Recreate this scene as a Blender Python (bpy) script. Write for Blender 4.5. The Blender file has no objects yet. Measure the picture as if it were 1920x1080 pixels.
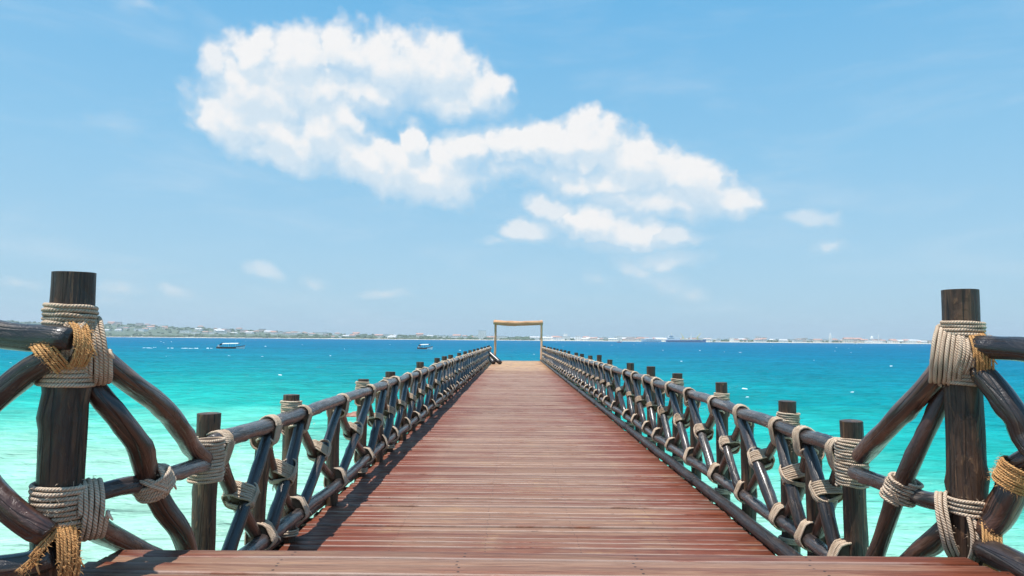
import bpy, math, random
from mathutils import Vector, Matrix, noise
random.seed(7)
S = bpy.context.scene
PI = math.pi
EYE = Vector((0, 0, 3.5))          # water surface is z = 0, main deck z = 2.02, platform z = 2.65
F = 1280.0

# ------------------------------------------------------------------ camera
p_, y_, r_ = math.radians(4.31), math.radians(.224), math.radians(.48)
fw = Vector((-math.sin(y_)*math.cos(p_), math.cos(y_)*math.cos(p_), math.sin(p_)))
rt = fw.cross(Vector((0, 0, 1))).normalized(); up = rt.cross(fw)
CR = rt*math.cos(r_) + up*math.sin(r_); CU = up*math.cos(r_) - rt*math.sin(r_)
cam = bpy.data.cameras.new('camera'); camo = bpy.data.objects.new('camera', cam)
S.collection.objects.link(camo); S.camera = camo
cam.sensor_width = 36; cam.lens = 24; cam.clip_start = .05; cam.clip_end = 60000
camo.matrix_world = Matrix(((CR.x, CU.x, -fw.x, EYE.x), (CR.y, CU.y, -fw.y, EYE.y), (CR.z, CU.z, -fw.z, EYE.z), (0, 0, 0, 1)))

def ray(px, py):
    return (fw + CR*((px-960)/F) + CU*((540-py)/F))
def P(px, py, Y):                   # photograph measurement + distance down the pier -> place in the world
    d = ray(px, py); return EYE + d*(Y/d.y)
def pxof(v):
    d = Vector(v)-EYE; return 960 + F*d.dot(CR)/d.dot(fw)
def solveY(px, X, z):
    lo, hi = 1.0, 400.0
    for _ in range(50):
        m = (lo*hi)**.5
        a = pxof((X, m, z))
        if (a < px) == (X < 0): lo = m
        else: hi = m
    return lo

# ------------------------------------------------------------------ sky, sun, exposure
SUN_EL, SUN_DIR = 77, Vector((-.70, -.71, 0)).normalized()
sd = Vector((SUN_DIR.x*math.cos(math.radians(SUN_EL)), SUN_DIR.y*math.cos(math.radians(SUN_EL)), math.sin(math.radians(SUN_EL))))
sl = bpy.data.lights.new('sun', 'SUN'); so = bpy.data.objects.new('sun', sl); S.collection.objects.link(so)
sl.energy = 4.6; sl.angle = math.radians(.5); sl.color = (1, .955, .89)
so.rotation_euler = sd.to_track_quat('Z', 'Y').to_euler(); so.location = (-5, 0, 30)
S.view_settings.view_transform = 'Standard'; S.view_settings.look = 'None'
S.view_settings.gamma = 1; S.view_settings.exposure = .35
SKY_STRENGTH = .125
CLOUD_V = 6.2
CLOUD_E = .88

w = bpy.data.worlds.new('World'); S.world = w; w.use_nodes = True
nt = w.node_tree; nt.nodes.clear()
class NG:
    """tiny helper for wiring nodes"""
    def __init__(s, t): s.t = t
    def n(s, typ, **k):
        o = s.t.nodes.new(typ)
        for a, b in k.items(): setattr(o, a, b)
        return o
    def put(s, sock, v):
        if v is None: return
        if hasattr(v, 'is_output') or isinstance(v, bpy.types.NodeSocket): s.t.links.new(v, sock)
        else: sock.default_value = v
    def math(s, op, a, b=None, c=None, clamp=False):
        o = s.n('ShaderNodeMath', operation=op, use_clamp=clamp)
        s.put(o.inputs[0], a); s.put(o.inputs[1], b); s.put(o.inputs[2], c)
        return o.outputs[0]
    def vmath(s, op, a, b=None, scale=None):
        o = s.n('ShaderNodeVectorMath', operation=op)
        s.put(o.inputs[0], a); s.put(o.inputs[1], b)
        if scale is not None: s.put(o.inputs['Scale'], scale)
        return o.outputs['Value'] if op in ('LENGTH', 'DOT_PRODUCT') else o.outputs[0]
    def noise(s, vec, scale, detail=2, rough=.5, dist=0, lac=2):
        o = s.n('ShaderNodeTexNoise'); s.put(o.inputs['Vector'], vec)
        o.inputs['Scale'].default_value = scale; o.inputs['Detail'].default_value = detail
        o.inputs['Roughness'].default_value = rough; o.inputs['Distortion'].default_value = dist
        o.inputs['Lacunarity'].default_value = lac
        return o.outputs['Fac'], o.outputs['Color']
    def ramp(s, v, a, b, lo=0., hi=1., smooth=True):
        o = s.n('ShaderNodeMapRange', interpolation_type='SMOOTHSTEP' if smooth else 'LINEAR')
        s.put(o.inputs[0], v)
        for i, q in enumerate((a, b, lo, hi)): s.put(o.inputs[i+1], q)
        return o.outputs[0]
    def mix(s, f, a, b, mode='MIX'):
        o = s.n('ShaderNodeMix', data_type='RGBA', blend_type=mode)
        s.put(o.inputs[0], f); s.put(o.inputs[6], a); s.put(o.inputs[7], b)
        return o.outputs[2]
    def scl(s, vec, sc):
        return s.vmath('MULTIPLY', vec, sc)
    def attr(s, name):
        return s.n('ShaderNodeAttribute', attribute_name=name).outputs
def col(r, g, b): return (r, g, b, 1)

# cloud lobes: measured centre and half-axes in photograph pixels, turned into azimuth/elevation
LOBES = [(470,92,58,50,0,1),(400,105,32,34,0,.9),(560,100,85,64,-10,1),(640,85,85,56,20,1),(735,112,100,62,20,1),(830,128,95,68,15,1),
 (905,160,62,52,15,1),(480,165,120,80,0,1.1),(590,165,120,55,0,.95),(440,215,88,50,20,1.1),(850,185,80,34,5,.8),(700,165,110,38,8,.8),
 (510,252,120,50,22,1.1),(600,245,65,62,0,1.1),(650,225,42,50,-20,1.1),(690,300,120,56,22,1.15),(775,270,34,42,0,1.1),(800,318,125,48,8,1.05),
 (860,285,70,42,0,1),(960,270,70,44,0,1),(1030,265,90,48,0,1.1),(1110,262,66,52,10,1.15),(1190,300,110,58,22,1),(1290,335,100,50,22,1),
 (1370,368,55,34,20,.9),(1130,335,160,34,5,.8),(1230,378,150,32,5,.85),(960,315,90,26,0,.6),
 (1040,388,62,28,15,.95),(1110,412,76,36,10,1.1),(1190,430,88,33,8,1.1),(1255,440,60,27,0,1),(990,428,56,27,5,1),(1150,455,110,16,8,.5),
 (1245,484,72,24,0,.75),(1195,500,50,20,28,.65),(1240,524,58,20,10,.5),(1298,548,38,18,0,.35),
 (1520,407,58,19,3,.62),(1552,452,36,13,0,.5),(496,505,46,17,14,.5),(590,524,22,12,0,.22),(722,548,50,9,2,.3),(325,541,30,11,10,.28),
 (232,539,40,13,5,.26),(35,525,46,10,5,.2),(212,561,30,9,5,.16),(215,228,20,8,0,.05),(925,446,26,9,0,.25),(1120,520,24,8,5,.12),(260,8,60,12,2,.2)]
g = NG(nt)
def azel(px, py):
    d = ray(px, py).normalized(); return math.atan2(d.x, d.y), math.asin(d.z)
tc = g.n('ShaderNodeTexCoord'); sep = g.n('ShaderNodeSeparateXYZ'); g.put(sep.inputs[0], tc.outputs['Generated'])
az = g.math('ARCTAN2', sep.outputs[0], sep.outputs[1]); el = g.math('ARCSINE', sep.outputs[2])
cm = g.n('ShaderNodeCombineXYZ'); g.put(cm.inputs[0], az); g.put(cm.inputs[1], el)
sky = g.n('ShaderNodeTexSky', sky_type='NISHITA', sun_disc=False, sun_elevation=math.radians(SUN_EL),
          sun_rotation=math.atan2(SUN_DIR.x, SUN_DIR.y), altitude=0, air_density=1.0, dust_density=1.2, ozone_density=1.0)
er = g.n('ShaderNodeValToRGB'); g.put(er.inputs[0], g.ramp(el, 0, 1.5, 0, 1, False)); ee = er.color_ramp.elements
ee[0].position = 0; ee[0].color = col(2.6, 4.1, 5.15); ee[1].position = 1; ee[1].color = col(.7, 2.2, 4.6)
for p0, c0 in ((.07, (2.35, 4.05, 5.3)), (.17, (1.72, 3.75, 5.4)), (.31, (.95, 3.15, 5.3))): e0 = ee.new(p0); e0.color = col(*c0)
skyc = g.mix(.85, sky.outputs[0], er.outputs[0])
# thin high veil
vn, _ = g.noise(g.scl(cm.outputs[0], (1.2, 5, 1)), 3.2, 5, .6, .4)
veil = g.math('MULTIPLY', g.ramp(vn, .45, .8), .22)
final = g.mix(veil, skyc, col(CLOUD_V*.8, CLOUD_V*.87, CLOUD_V*.93))
bg = g.n('ShaderNodeBackground'); g.put(bg.inputs[0], final); bg.inputs[1].default_value = SKY_STRENGTH
wo = g.n('ShaderNodeOutputWorld'); nt.links.new(bg.outputs[0], wo.inputs[0])
w.cycles.sampling_method = 'MANUAL'; w.cycles.sample_map_resolution = 1024

# ------------------------------------------------------------------ mesh helpers
class MB:
    def __init__(s): s.v = []; s.f = []; s.a = []; s.m = []
    def add(s, vs, fs, at=None, mi=0):
        o = len(s.v); s.v += [tuple(x) for x in vs]
        s.a += at if at else [(0, 0, 0)]*len(vs)
        s.f += [tuple(i+o for i in f) for f in fs]; s.m += [mi]*len(fs)
    def box(s, x0, x1, y0, y1, z0, z1, mi=0, at=None):
        vs = [(x, y, z) for z in (z0, z1) for y in (y0, y1) for x in (x0, x1)]
        s.add(vs, [(0, 2, 3, 1), (4, 5, 7, 6), (0, 1, 5, 4), (2, 6, 7, 3), (0, 4, 6, 2), (1, 3, 7, 5)], [at]*8 if at else None, mi)
    def build(s, name, mats, parent=None, smooth=True, loc=None):
        me = bpy.data.meshes.new(name); 
        v = s.v if loc is None else [(x-loc[0], y-loc[1], z-loc[2]) for x, y, z in s.v]
        me.from_pydata(v, [], s.f)
        for m in (mats if isinstance(mats, (list, tuple)) else [mats]): me.materials.append(m)
        at = me.attributes.new('pc', 'FLOAT_VECTOR', 'POINT')
        at.data.foreach_set('vector', [c for t in s.a for c in t])
        me.polygons.foreach_set('material_index', s.m)
        me.polygons.foreach_set('use_smooth', [smooth]*len(s.f)); me.update()
        o = bpy.data.objects.new(name, me); S.collection.objects.link(o)
        if loc is not None: o.location = loc
        if parent: o.parent = parent; 
        if parent and parent.get('_w') is None and loc is None: pass
        return o
def empty(name, loc, **k):
    o = bpy.data.objects.new(name, None); S.collection.objects.link(o); o.location = loc; o.empty_display_size = .2
    return tag(o, **k)
def tag(o, label=None, cat=None, group=None, kind=None):
    if label: o['label'] = label
    if cat: o['category'] = cat
    if group: o['group'] = group
    if kind: o['kind'] = kind
    return o
def part(name, mb, mat, parent, smooth=True):
    """mesh given in world coordinates, parented while keeping its place"""
    o = mb.build(name, mat, None, smooth); o.parent = parent
    m = Matrix.Identity(4); q = parent
    loc = Vector((0, 0, 0))
    while q is not None: loc += q.location; q = q.parent
    o.location = -loc
    return o

def crom(pts, step):
    P_ = [Vector(p) for p in pts]; P_ = [P_[0]*2-P_[1]] + P_ + [P_[-1]*2-P_[-2]]
    out = []
    for i in range(1, len(P_)-2):
        a, b, c, d = P_[i-1:i+3]; n = max(1, int((c-b).length/step))
        for k in range(n):
            t = k/n
            out.append(.5*((2*b)+(c-a)*t+(2*a-5*b+4*c-d)*t*t+(3*b-a-3*c+d)*t*t*t))
    out.append(P_[-2].copy()); return out

def pole(mb, pts, r0, r1=None, step=.05, n=14, rough=.09, knots=0, wob=0., seed=None, flat=False, cap=.9):
    r1 = r0 if r1 is None else r1
    sd_ = random.uniform(0, 99) if seed is None else seed
    c = crom(pts, step); N = len(c)
    if wob:
        for i in range(1, N-1):
            q = noise.noise_vector(Vector((sd_, i*step*1.6, 3.1)))*wob; c[i] = c[i]+q*min(1, i/4, (N-1-i)/4)
    T = [(c[min(i+1, N-1)]-c[max(i-1, 0)]).normalized() for i in range(N)]
    u = T[0].orthogonal().normalized(); s = 0; vs = []; at = []; fs = []
    kn = [(random.random()*N*step, random.random()*2*PI, random.uniform(.1, .22)) for _ in range(knots)]
    for i in range(N):
        u = (u - T[i]*u.dot(T[i])).normalized(); v = T[i].cross(u)
        if i: s += (c[i]-c[i-1]).length
        rr = r0+(r1-r0)*i/max(1, N-1)
        if i == 0 or i == N-1: rr *= cap
        for k in range(n):
            th = 2*PI*k/n
            m = 1+rough*noise.noise(Vector((math.cos(th)*1.1+sd_, math.sin(th)*1.1, s*5)))+rough*.6*noise.noise(Vector((math.cos(th)*2.5, math.sin(th)*2.5+sd_, s*1.4)))
            for (ks, kt, ka) in kn:
                dd = ((s-ks)/.035)**2 + ((1-math.cos(th-kt))/.25)**2
                if dd < 4: m += ka*math.exp(-dd)
            vs.append(c[i]+(u*math.cos(th)+v*math.sin(th))*rr*m); at.append((math.cos(th)*rr, math.sin(th)*rr, s+sd_))
    for i in range(N-1):
        for k in range(n):
            a = i*n+k; b = i*n+(k+1) % n; fs.append((a, b, b+n, a+n))
    o = len(vs)
    for i, e in ((0, -1), (N-1, 1)):
        ring = [vs[i*n+k] for k in range(n)]
        cc_ = c[i]+T[i]*e*r0*(.015 if flat else .12)
        b0 = len(vs)
        if flat:
            for k in range(n): vs.append(ring[k].copy()); at.append(at[i*n+k])
            for k in range(n): fs.append((b0+k, b0+(k+1) % n, b0+n+(k+1) % n, b0+n+k)[::e])
            b0 += n
        for k in range(n): vs.append(cc_+(ring[k]-c[i])*(.93 if flat else .8)); at.append((at[i*n+k][0]*.6, at[i*n+k][1]*.6, at[i*n][2]))
        vs.append(cc_.copy()); at.append((0, 0, at[i*n][2]))
        for k in range(n):
            k2 = (k+1) % n; A, B = i*n+k, i*n+k2
            if flat: fs.append((b0+k, b0+k2, b0+n)[::e])
            elif e > 0: fs += [(A, B, b0+k2, b0+k), (b0+k, b0+k2, b0+n)]
            else: fs += [(B, A, b0+k, b0+k2), (b0+k2, b0+k, b0+n)]
    mb.add(vs, fs, at)

def band(mb, c, axis, upv, a, b, width, rr=.009, seg=22, sides=6, jit=.0025, core=True, layers=1, skew=0., circ=None):
    """a lashing: one helical rope wound round an elliptical section (a across, b along upv),
    or, with circ = [(point, radius), ...], pulled tight round those members"""
    c = Vector(c); ax = Vector(axis).normalized(); u = Vector(upv); u = (u-ax*u.dot(ax)).normalized(); sdv = ax.cross(u)
    turns = max(1, int(round(width/(2*rr*1.12)))); sd_ = random.uniform(0, 99)
    if circ:
        cs = [((Vector(p)-c).dot(sdv), (Vector(p)-c).dot(u), r) for p, r in circ]; M = 96; path = []
        for k in range(M):
            th = 2*PI*k/M; dx, dy = math.cos(th), math.sin(th); x, y, r = max(cs, key=lambda t: t[0]*dx+t[1]*dy+t[2])
            path.append((x+r*dx, y+r*dy, dx, dy))
        d = [0]
        for k in range(M): d.append(d[-1]+math.hypot(path[(k+1) % M][0]-path[k][0], path[(k+1) % M][1]-path[k][1]))
        sec = []; k = 0
        for i in range(seg):
            t = d[-1]*i/seg
            while d[k+1] < t: k += 1
            f = (t-d[k])/max(1e-9, d[k+1]-d[k]); p, q = path[k], path[(k+1) % M]
            sec.append(tuple(p[j]+(q[j]-p[j])*f for j in range(4)))
        per = d[-1]/seg
    else:
        sec = [(a*math.cos(2*PI*i/seg), b*math.sin(2*PI*i/seg), math.cos(2*PI*i/seg), math.sin(2*PI*i/seg)) for i in range(seg)]
        per = 2*PI*((a*a+b*b)/2)**.5/seg
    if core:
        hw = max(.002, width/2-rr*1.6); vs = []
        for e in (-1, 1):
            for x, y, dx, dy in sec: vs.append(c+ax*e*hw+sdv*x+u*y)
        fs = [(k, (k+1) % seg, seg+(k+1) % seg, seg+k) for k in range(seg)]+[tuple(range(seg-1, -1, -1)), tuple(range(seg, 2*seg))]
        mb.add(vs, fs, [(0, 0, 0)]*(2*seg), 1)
    ctr = []; N = turns*seg+1
    for i in range(N):
        th = 2*PI*i/seg; t = i/seg; x, y, dx, dy = sec[i % seg]
        off = (t-turns/2)*width/turns
        j = noise.noise(Vector((sd_, th*1.1, t*.7)))*jit*2.2; j2 = noise.noise(Vector((sd_+9, th*1.3, t*1.9)))*jit*1.3
        ctr.append(c+ax*(off*.97+j2+skew*math.sin(th))+sdv*(x+dx*(rr+j))+u*(y+dy*(rr+j)))
    vs = []; at = []; fs = []
    for i in range(N):
        T = (ctr[min(i+1, N-1)]-ctr[max(0, i-1)]).normalized()
        o_ = sdv*sec[i % seg][2]+u*sec[i % seg][3]; o_ = (o_-T*o_.dot(T)).normalized(); v = T.cross(o_)
        for k in range(sides):
            th = 2*PI*k/sides
            vs.append(ctr[i]+(o_*math.cos(th)+v*math.sin(th))*rr*1.04); at.append((i*per, k/sides if k <= sides/2 else k/sides-1, sd_+i/seg*.13))
    for i in range(N-1):
        for k in range(sides):
            A = i*sides+k; B = i*sides+(k+1) % sides; fs.append((A, B, B+sides, A+sides))
    mb.add(vs, fs, at)
    # a loose end now and then
    if sides > 4 and random.random() < .5:
        p = ctr[-1]; dd = (ctr[-1]-c); dd = (dd-ax*dd.dot(ax)).normalized()
        tail = MB(); pole(tail, [p-dd*.004, p+dd*rr*1.5+Vector((0, 0, -.01)), p+dd*rr*2+ax*.012+Vector((0, 0, -.03))], rr*.9, rr*.5, step=.01, n=5)
        mb.add(tail.v, tail.f, [(x*0, .3, z) for x, y, z in tail.a])

def fuzz(mb, c, axis, upv, a, b, width, n, L=.02):
    ax = Vector(axis).normalized(); u = Vector(upv); u = (u-ax*u.dot(ax)).normalized(); sdv = ax.cross(u)
    for _ in range(n):
        th = random.uniform(0, 2*PI); o = sdv*math.cos(th)*a+u*math.sin(th)*b
        p = Vector(c)+o*1.03+ax*random.uniform(-.5, .5)*width
        d = (o.normalized()*random.uniform(.3, 1.1)+Vector([random.uniform(-1, 1) for _ in range(3)])).normalized()*L*random.uniform(.4, 1.3)
        s = d.orthogonal().normalized()*.0005
        mb.add([p-s, p+s, p+d*.6+s*.8+Vector((0, 0, -.002)), p+d+Vector((0, 0, -.006))], [(0, 1, 2), (0, 2, 3)], [(.3, .3, .3)]*4)

# ------------------------------------------------------------------ materials
def mat(name):
    m = bpy.data.materials.new(name); m.use_nodes = True; t = m.node_tree
    b = t.nodes['Principled BSDF']; return m, NG(t), b
def bump(g_, b, h, st, dist=.01, prev=None):
    o = g_.n('ShaderNodeBump'); o.inputs['Strength'].default_value = st; o.inputs['Distance'].default_value = dist
    g_.put(o.inputs['Height'], h)
    if prev is not None: g_.put(o.inputs['Normal'], prev)
    g_.put(b.inputs['Normal'], o.outputs[0]); return o.outputs[0]
def m_pole(name, dark, mid, light, rough=.36, coat=.6, worn=.35):
    m, q, b = mat(name); pc = q.attr('pc')['Vector']; oi = q.n('ShaderNodeObjectInfo').outputs['Random']
    v = q.vmath('ADD', pc, q.scl(q.n('ShaderNodeObjectInfo').outputs['Location'], (3.1, 1.7, 2.3)))
    s1, _ = q.noise(q.scl(v, (60, 60, 2.2)), 1, 5, .6, .5)
    s2, _ = q.noise(q.scl(v, (9, 9, 3)), 1, 3, .6)
    s3, _ = q.noise(q.scl(v, (22, 22, 9)), 1, 5, .65, .8)
    c = q.mix(q.ramp(s1, .3, .72), dark, mid)
    c = q.mix(q.math('MULTIPLY', q.ramp(s2, .5, .78), worn), c, light)
    c = q.mix(q.math('MULTIPLY', q.ramp(s3, .60, .70), .6), c, light)
    s4, _ = q.noise(q.scl(v, (14, 14, 1.3)), 1.6, 4, .7, 1.)
    c = q.mix(q.math('MULTIPLY', q.ramp(s4, .58, .66), .45), c, col(light[0]*1.5, light[1]*1.45, light[2]*1.4))
    s5, _ = q.noise(q.scl(v, (70, 70, 3)), 1.3, 2, .5, 0)
    c = q.mix(q.ramp(s5, .30, .26), c, col(.004, .003, .003))
    hv = q.n('ShaderNodeHueSaturation'); q.put(hv.inputs['Color'], c); q.put(hv.inputs['Value'], q.ramp(oi, 0, 1, .75, 1.35, False))
    q.put(b.inputs['Base Color'], hv.outputs[0])
    q.put(b.inputs['Roughness'], q.ramp(s3, .3, .75, rough-.1, rough+.25))
    b.inputs['Coat Weight'].default_value = coat; b.inputs['Coat Roughness'].default_value = .22
    n1 = bump(q, b, s1, .7, .006); n2 = bump(q, b, s3, .8, .012, n1)
    vo = q.n('ShaderNodeTexVoronoi', feature='DISTANCE_TO_EDGE'); q.put(vo.inputs['Vector'], q.scl(v, (26, 26, 1.1))); vo.inputs['Scale'].default_value = 1
    bump(q, b, q.ramp(vo.outputs['Distance'], 0, .06), .6, .006, n2)
    hv.inputs['Saturation'].default_value = 1.05
    ck = q.math('MULTIPLY', q.ramp(vo.outputs['Distance'], .05, .015), q.ramp(s2, .42, .58))
    q.put(b.inputs['Base Color'], q.mix(q.math('MULTIPLY', ck, .75), hv.outputs[0], col(.004, .003, .003)))
    return m
M_POLE = m_pole('dark_varnished_pole', col(.012, .009, .009), col(.034, .022, .019), col(.10, .068, .045))
M_BROWN = m_pole('brown_varnished_pole', col(.022, .010, .007), col(.085, .034, .020), col(.17, .085, .048))
M_POST = m_pole('post_timber', col(.024, .013, .009), col(.105, .053, .029), col(.25, .14, .075), .5, .12, .6)
M_RAIL = m_pole('rail_timber', col(.022, .018, .019), col(.075, .056, .050), col(.22, .175, .145), .30, .5, .55)
M_TAN = m_pole('bleached_timber', col(.55, .28, .15), col(.88, .52, .31), col(.95, .68, .46), .85, 0, .5)

def m_rope(name, c0, c1, c2, twist=1., fz=0):
    m, q, b = mat(name); pc = q.attr('pc')['Vector']
    sp = q.n('ShaderNodeSeparateXYZ'); q.put(sp.inputs[0], pc)
    ph = q.math('ADD', q.math('MULTIPLY', sp.outputs[0], 2*PI/.027*1.0), q.math('MULTIPLY', sp.outputs[1], 2*PI*1))
    ph3 = q.math('MULTIPLY', ph, 1.5)
    tw = q.math('ABSOLUTE', q.math('SINE', ph3))
    n1, _ = q.noise(q.scl(pc, (160, 60, 40)), 1, 4, .7); n2, _ = q.noise(q.scl(pc, (9, 2, 8)), 1, 3, .6)
    geo = q.n('ShaderNodeNewGeometry').outputs['Position']; n3, _ = q.noise(geo, 9, 3, .6)
    c = q.mix(q.ramp(n2, .3, .7), c0, c1)
    c = q.mix(q.math('MULTIPLY', q.ramp(n1, .5, .8), .6), c, c2)
    c = q.mix(q.math('MULTIPLY', q.ramp(tw, .45, 0), .45), c, col(c0[0]*.35, c0[1]*.3, c0[2]*.25))
    c = q.mix(q.math('MULTIPLY', q.ramp(n3, .48, .7), .55), c, col(c0[0]*.6, c0[1]*.55, c0[2]*.5))
    q.put(b.inputs['Base Color'], c); b.inputs['Roughness'].default_value = .95
    b.inputs['Specular IOR Level'].default_value = .15
    k = bump(q, b, tw, .8*twist, .006); bump(q, b, n1, .7, .003, k)
    return m
M_ROPE = m_rope('sisal_rope', col(.66, .48, .34), col(.82, .64, .48), col(.92, .78, .63))
M_CORE = m_rope('rope_shade', col(.13, .09, .06), col(.19, .13, .09), col(.24, .18, .12))  # dark colour stands in for shade between the rope turns
M_COIR = m_rope('coir_rope', col(.64, .33, .13), col(.82, .47, .20), col(.92, .63, .33), .8)

def m_deck(name, pitch, cx, half, y0, darkk=1.):
    """timber boards running across the pier; pc = (x along board, 0..1 across board, random of board)"""
    m, q, b = mat(name); pc = q.attr('pc')['Vector']
    sp = q.n('ShaderNodeSeparateXYZ'); q.put(sp.inputs[0], pc); x, e, rn = sp.outputs
    geo = q.n('ShaderNodeNewGeometry').outputs['Position']
    cmb = q.n('ShaderNodeCombineXYZ'); q.put(cmb.inputs[0], x); q.put(cmb.inputs[1], q.math('MULTIPLY', e, pitch)); q.put(cmb.inputs[2], q.math('MULTIPLY', rn, 37))
    v = cmb.outputs[0]
    gr, _ = q.noise(q.scl(v, (5, 150, 1)), 1, 6, .7, .4)
    gr2, _ = q.noise(q.scl(v, (1.6, 18, 1)), 1, 5, .68, .4)
    big, _ = q.noise(q.scl(geo, (.8, .55, 1)), 1, 4, .6, .3)
    big2, _ = q.noise(q.scl(geo, (2.3, 1.4, 1)), 1, 4, .65, .3)
    sc, _ = q.noise(q.scl(v, (26, 90, 1)), 1, 5, .75, .2)
    red = q.mix(q.ramp(gr, .3, .7), col(.10, .022, .010), col(.26, .068, .031))
    grey = q.mix(q.ramp(gr, .28, .72), col(.160, .074, .044), col(.335, .188, .118))
    edge = q.ramp(q.math('ABSOLUTE', q.math('SUBTRACT', x, cx)), half*.45, half*1.0)
    wear = q.math('SUBTRACT', q.math('ADD', q.math('MULTIPLY', big, .8), q.math('MULTIPLY', gr2, .9)), q.math('MULTIPLY', edge, .48))
    wear = q.math('ADD', wear, q.math('MULTIPLY', q.math('SUBTRACT', rn, .5), .32))
    c = q.mix(q.ramp(wear, .48, .95), red, grey)
    ochre = q.math('MULTIPLY', q.ramp(big2, .52, .72), q.ramp(gr2, .42, .68))
    c = q.mix(q.math('MULTIPLY', ochre, .7), c, col(.36, .21, .10))
    # blown sand near the pier head
    sy = q.n('ShaderNodeSeparateXYZ'); q.put(sy.inputs[0], geo)
    sand = q.math('MULTIPLY', q.ramp(sy.outputs[1], 26, 40), q.ramp(big2, .3, .55))
    c = q.mix(q.math('MULTIPLY', sand, .75), c, col(.58, .36, .17))
    c = q.mix(q.math('MULTIPLY', q.ramp(rn, .8, 1.), .35), c, col(.10, .045, .035))
    # paler lines along both board edges, then flaked paint
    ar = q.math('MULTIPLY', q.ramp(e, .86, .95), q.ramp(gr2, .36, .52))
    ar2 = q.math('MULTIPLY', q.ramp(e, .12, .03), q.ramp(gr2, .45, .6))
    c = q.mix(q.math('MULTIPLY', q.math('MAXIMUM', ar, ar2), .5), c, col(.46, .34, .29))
    fl = q.math('MULTIPLY', q.ramp(sc, .68, .74), q.ramp(big2, .46, .62))
    c = q.mix(q.math('MULTIPLY', fl, .75), c, col(.62, .52, .46))
    dk, _ = q.noise(q.scl(v, (5, 60, 1)), 1.7, 3, .6)
    c = q.mix(q.math('MULTIPLY', q.ramp(dk, .66, .74), .6), c, col(.045, .02, .018))
    # rusty nail heads over the joists
    nx = q.math('ABSOLUTE', q.math('SUBTRACT', q.math('FRACT', q.math('ADD', q.math('DIVIDE', q.math('SUBTRACT', x, .15), .675), q.math('MULTIPLY', rn, .04))), .5))
    ny = q.math('MULTIPLY', q.math('ABSOLUTE', q.math('SUBTRACT', q.math('ABSOLUTE', q.math('SUBTRACT', e, .5)), .22)), pitch)
    nd = q.math('SQRT', q.math('ADD', q.math('POWER', q.math('MULTIPLY', nx, .675), 2), q.math('POWER', ny, 2)))
    c = q.mix(q.ramp(nd, .007, .004), c, col(.03, .015, .012))
    hv = q.n('ShaderNodeHueSaturation'); q.put(hv.inputs['Color'], c); q.put(hv.inputs['Value'], q.ramp(rn, 0, 1, .80*darkk, 1.12*darkk, False))
    q.put(b.inputs['Base Color'], hv.outputs[0]); q.put(b.inputs['Roughness'], q.ramp(gr2, .3, .7, .42, .7))
    b.inputs['Specular IOR Level'].default_value = .4
    k = bump(q, b, gr, .5, .004); bump(q, b, sc, .4, .004, k)
    return m

def m_simple(name, c, rough=.6, metal=0., var=.15, sc=3., spec=.5):
    m, q, b = mat(name); n1, _ = q.noise(q.n('ShaderNodeTexCoord').outputs['Object'], sc, 4, .6)
    q.put(b.inputs['Base Color'], q.mix(q.ramp(n1, .3, .7), col(*[x*(1-var) for x in c]), col(*[min(1, x*(1+var)) for x in c])))
    b.inputs['Roughness'].default_value = rough; b.inputs['Metallic'].default_value = metal; b.inputs['Specular IOR Level'].default_value = spec
    return m

# ------------------------------------------------------------------ clouds: a far sheet of the sky, 25 km out
LB = []
for i_, (cx, cy, rx, ry, rot, wt) in enumerate(LOBES):
    a, e = azel(cx, cy+(12 if i_ < 12 else 4)); k = math.cos(a); t = -math.radians(rot)
    LB.append((a, e, math.cos(t), math.sin(t), 1.06*rx/F*k*k, 1.03*ry/F*k, wt))
def lobes(a, e):
    v1 = noise.turbulence_vector(Vector((a*14, e*14, 0)), 3, False)*.030; v2 = noise.turbulence_vector(Vector((a*46, e*46, 5)), 3, False)*.010
    m = -1.5; sz = 1; a0, e0 = a, e
    for (ca, ce, ct, st, ra, re, wt) in LB:
        kz = min(1, max(.42, re/.034)); dx, dy = a0+(v1.x*.7+v2.x)*kz-ca, e0+(v1.y*.5+v2.y)*kz-ce
        if abs(dx) > ra*2.6+re or abs(dy) > re*2.6+ra: continue
        u = (dx*ct+dy*st)/ra; v = (-dx*st+dy*ct)/re
        val = (1-math.hypot(u, v))*wt
        if val > m: sz = kz
        h = max(0, .16-abs(m-val))/.16; m = max(m, val)+h*h*h*.16/6
    return m, sz
mb = MB(); NX, NY, RC = 620, 260, 25000; A0, A1, E0, E1 = -.80, .80, .012, .52; vs = []; at = []
FL = [[lobes(A0+(A1-A0)*i/NX, E0+(E1-E0)*j/NY) for i in range(NX+1)] for j in range(NY+16)]
for j in range(NY+1):
    for i in range(NX+1):
        a = A0+(A1-A0)*i/NX; e = E0+(E1-E0)*j/NY
        vs.append((RC*math.sin(a)*math.cos(e), RC*math.cos(a)*math.cos(e), RC*math.sin(e)))
        f0, sz = FL[j][i]; f1 = FL[j+13][max(0, i-3)][0]; at.append((f0, f1, sz))
mb.add(vs, [(j*(NX+1)+i, j*(NX+1)+i+1, (j+1)*(NX+1)+i+1, (j+1)*(NX+1)+i) for j in range(NY) for i in range(NX)
            if max(at[j*(NX+1)+i][0], at[(j+1)*(NX+1)+i+1][0]) > -.9], at)
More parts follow.
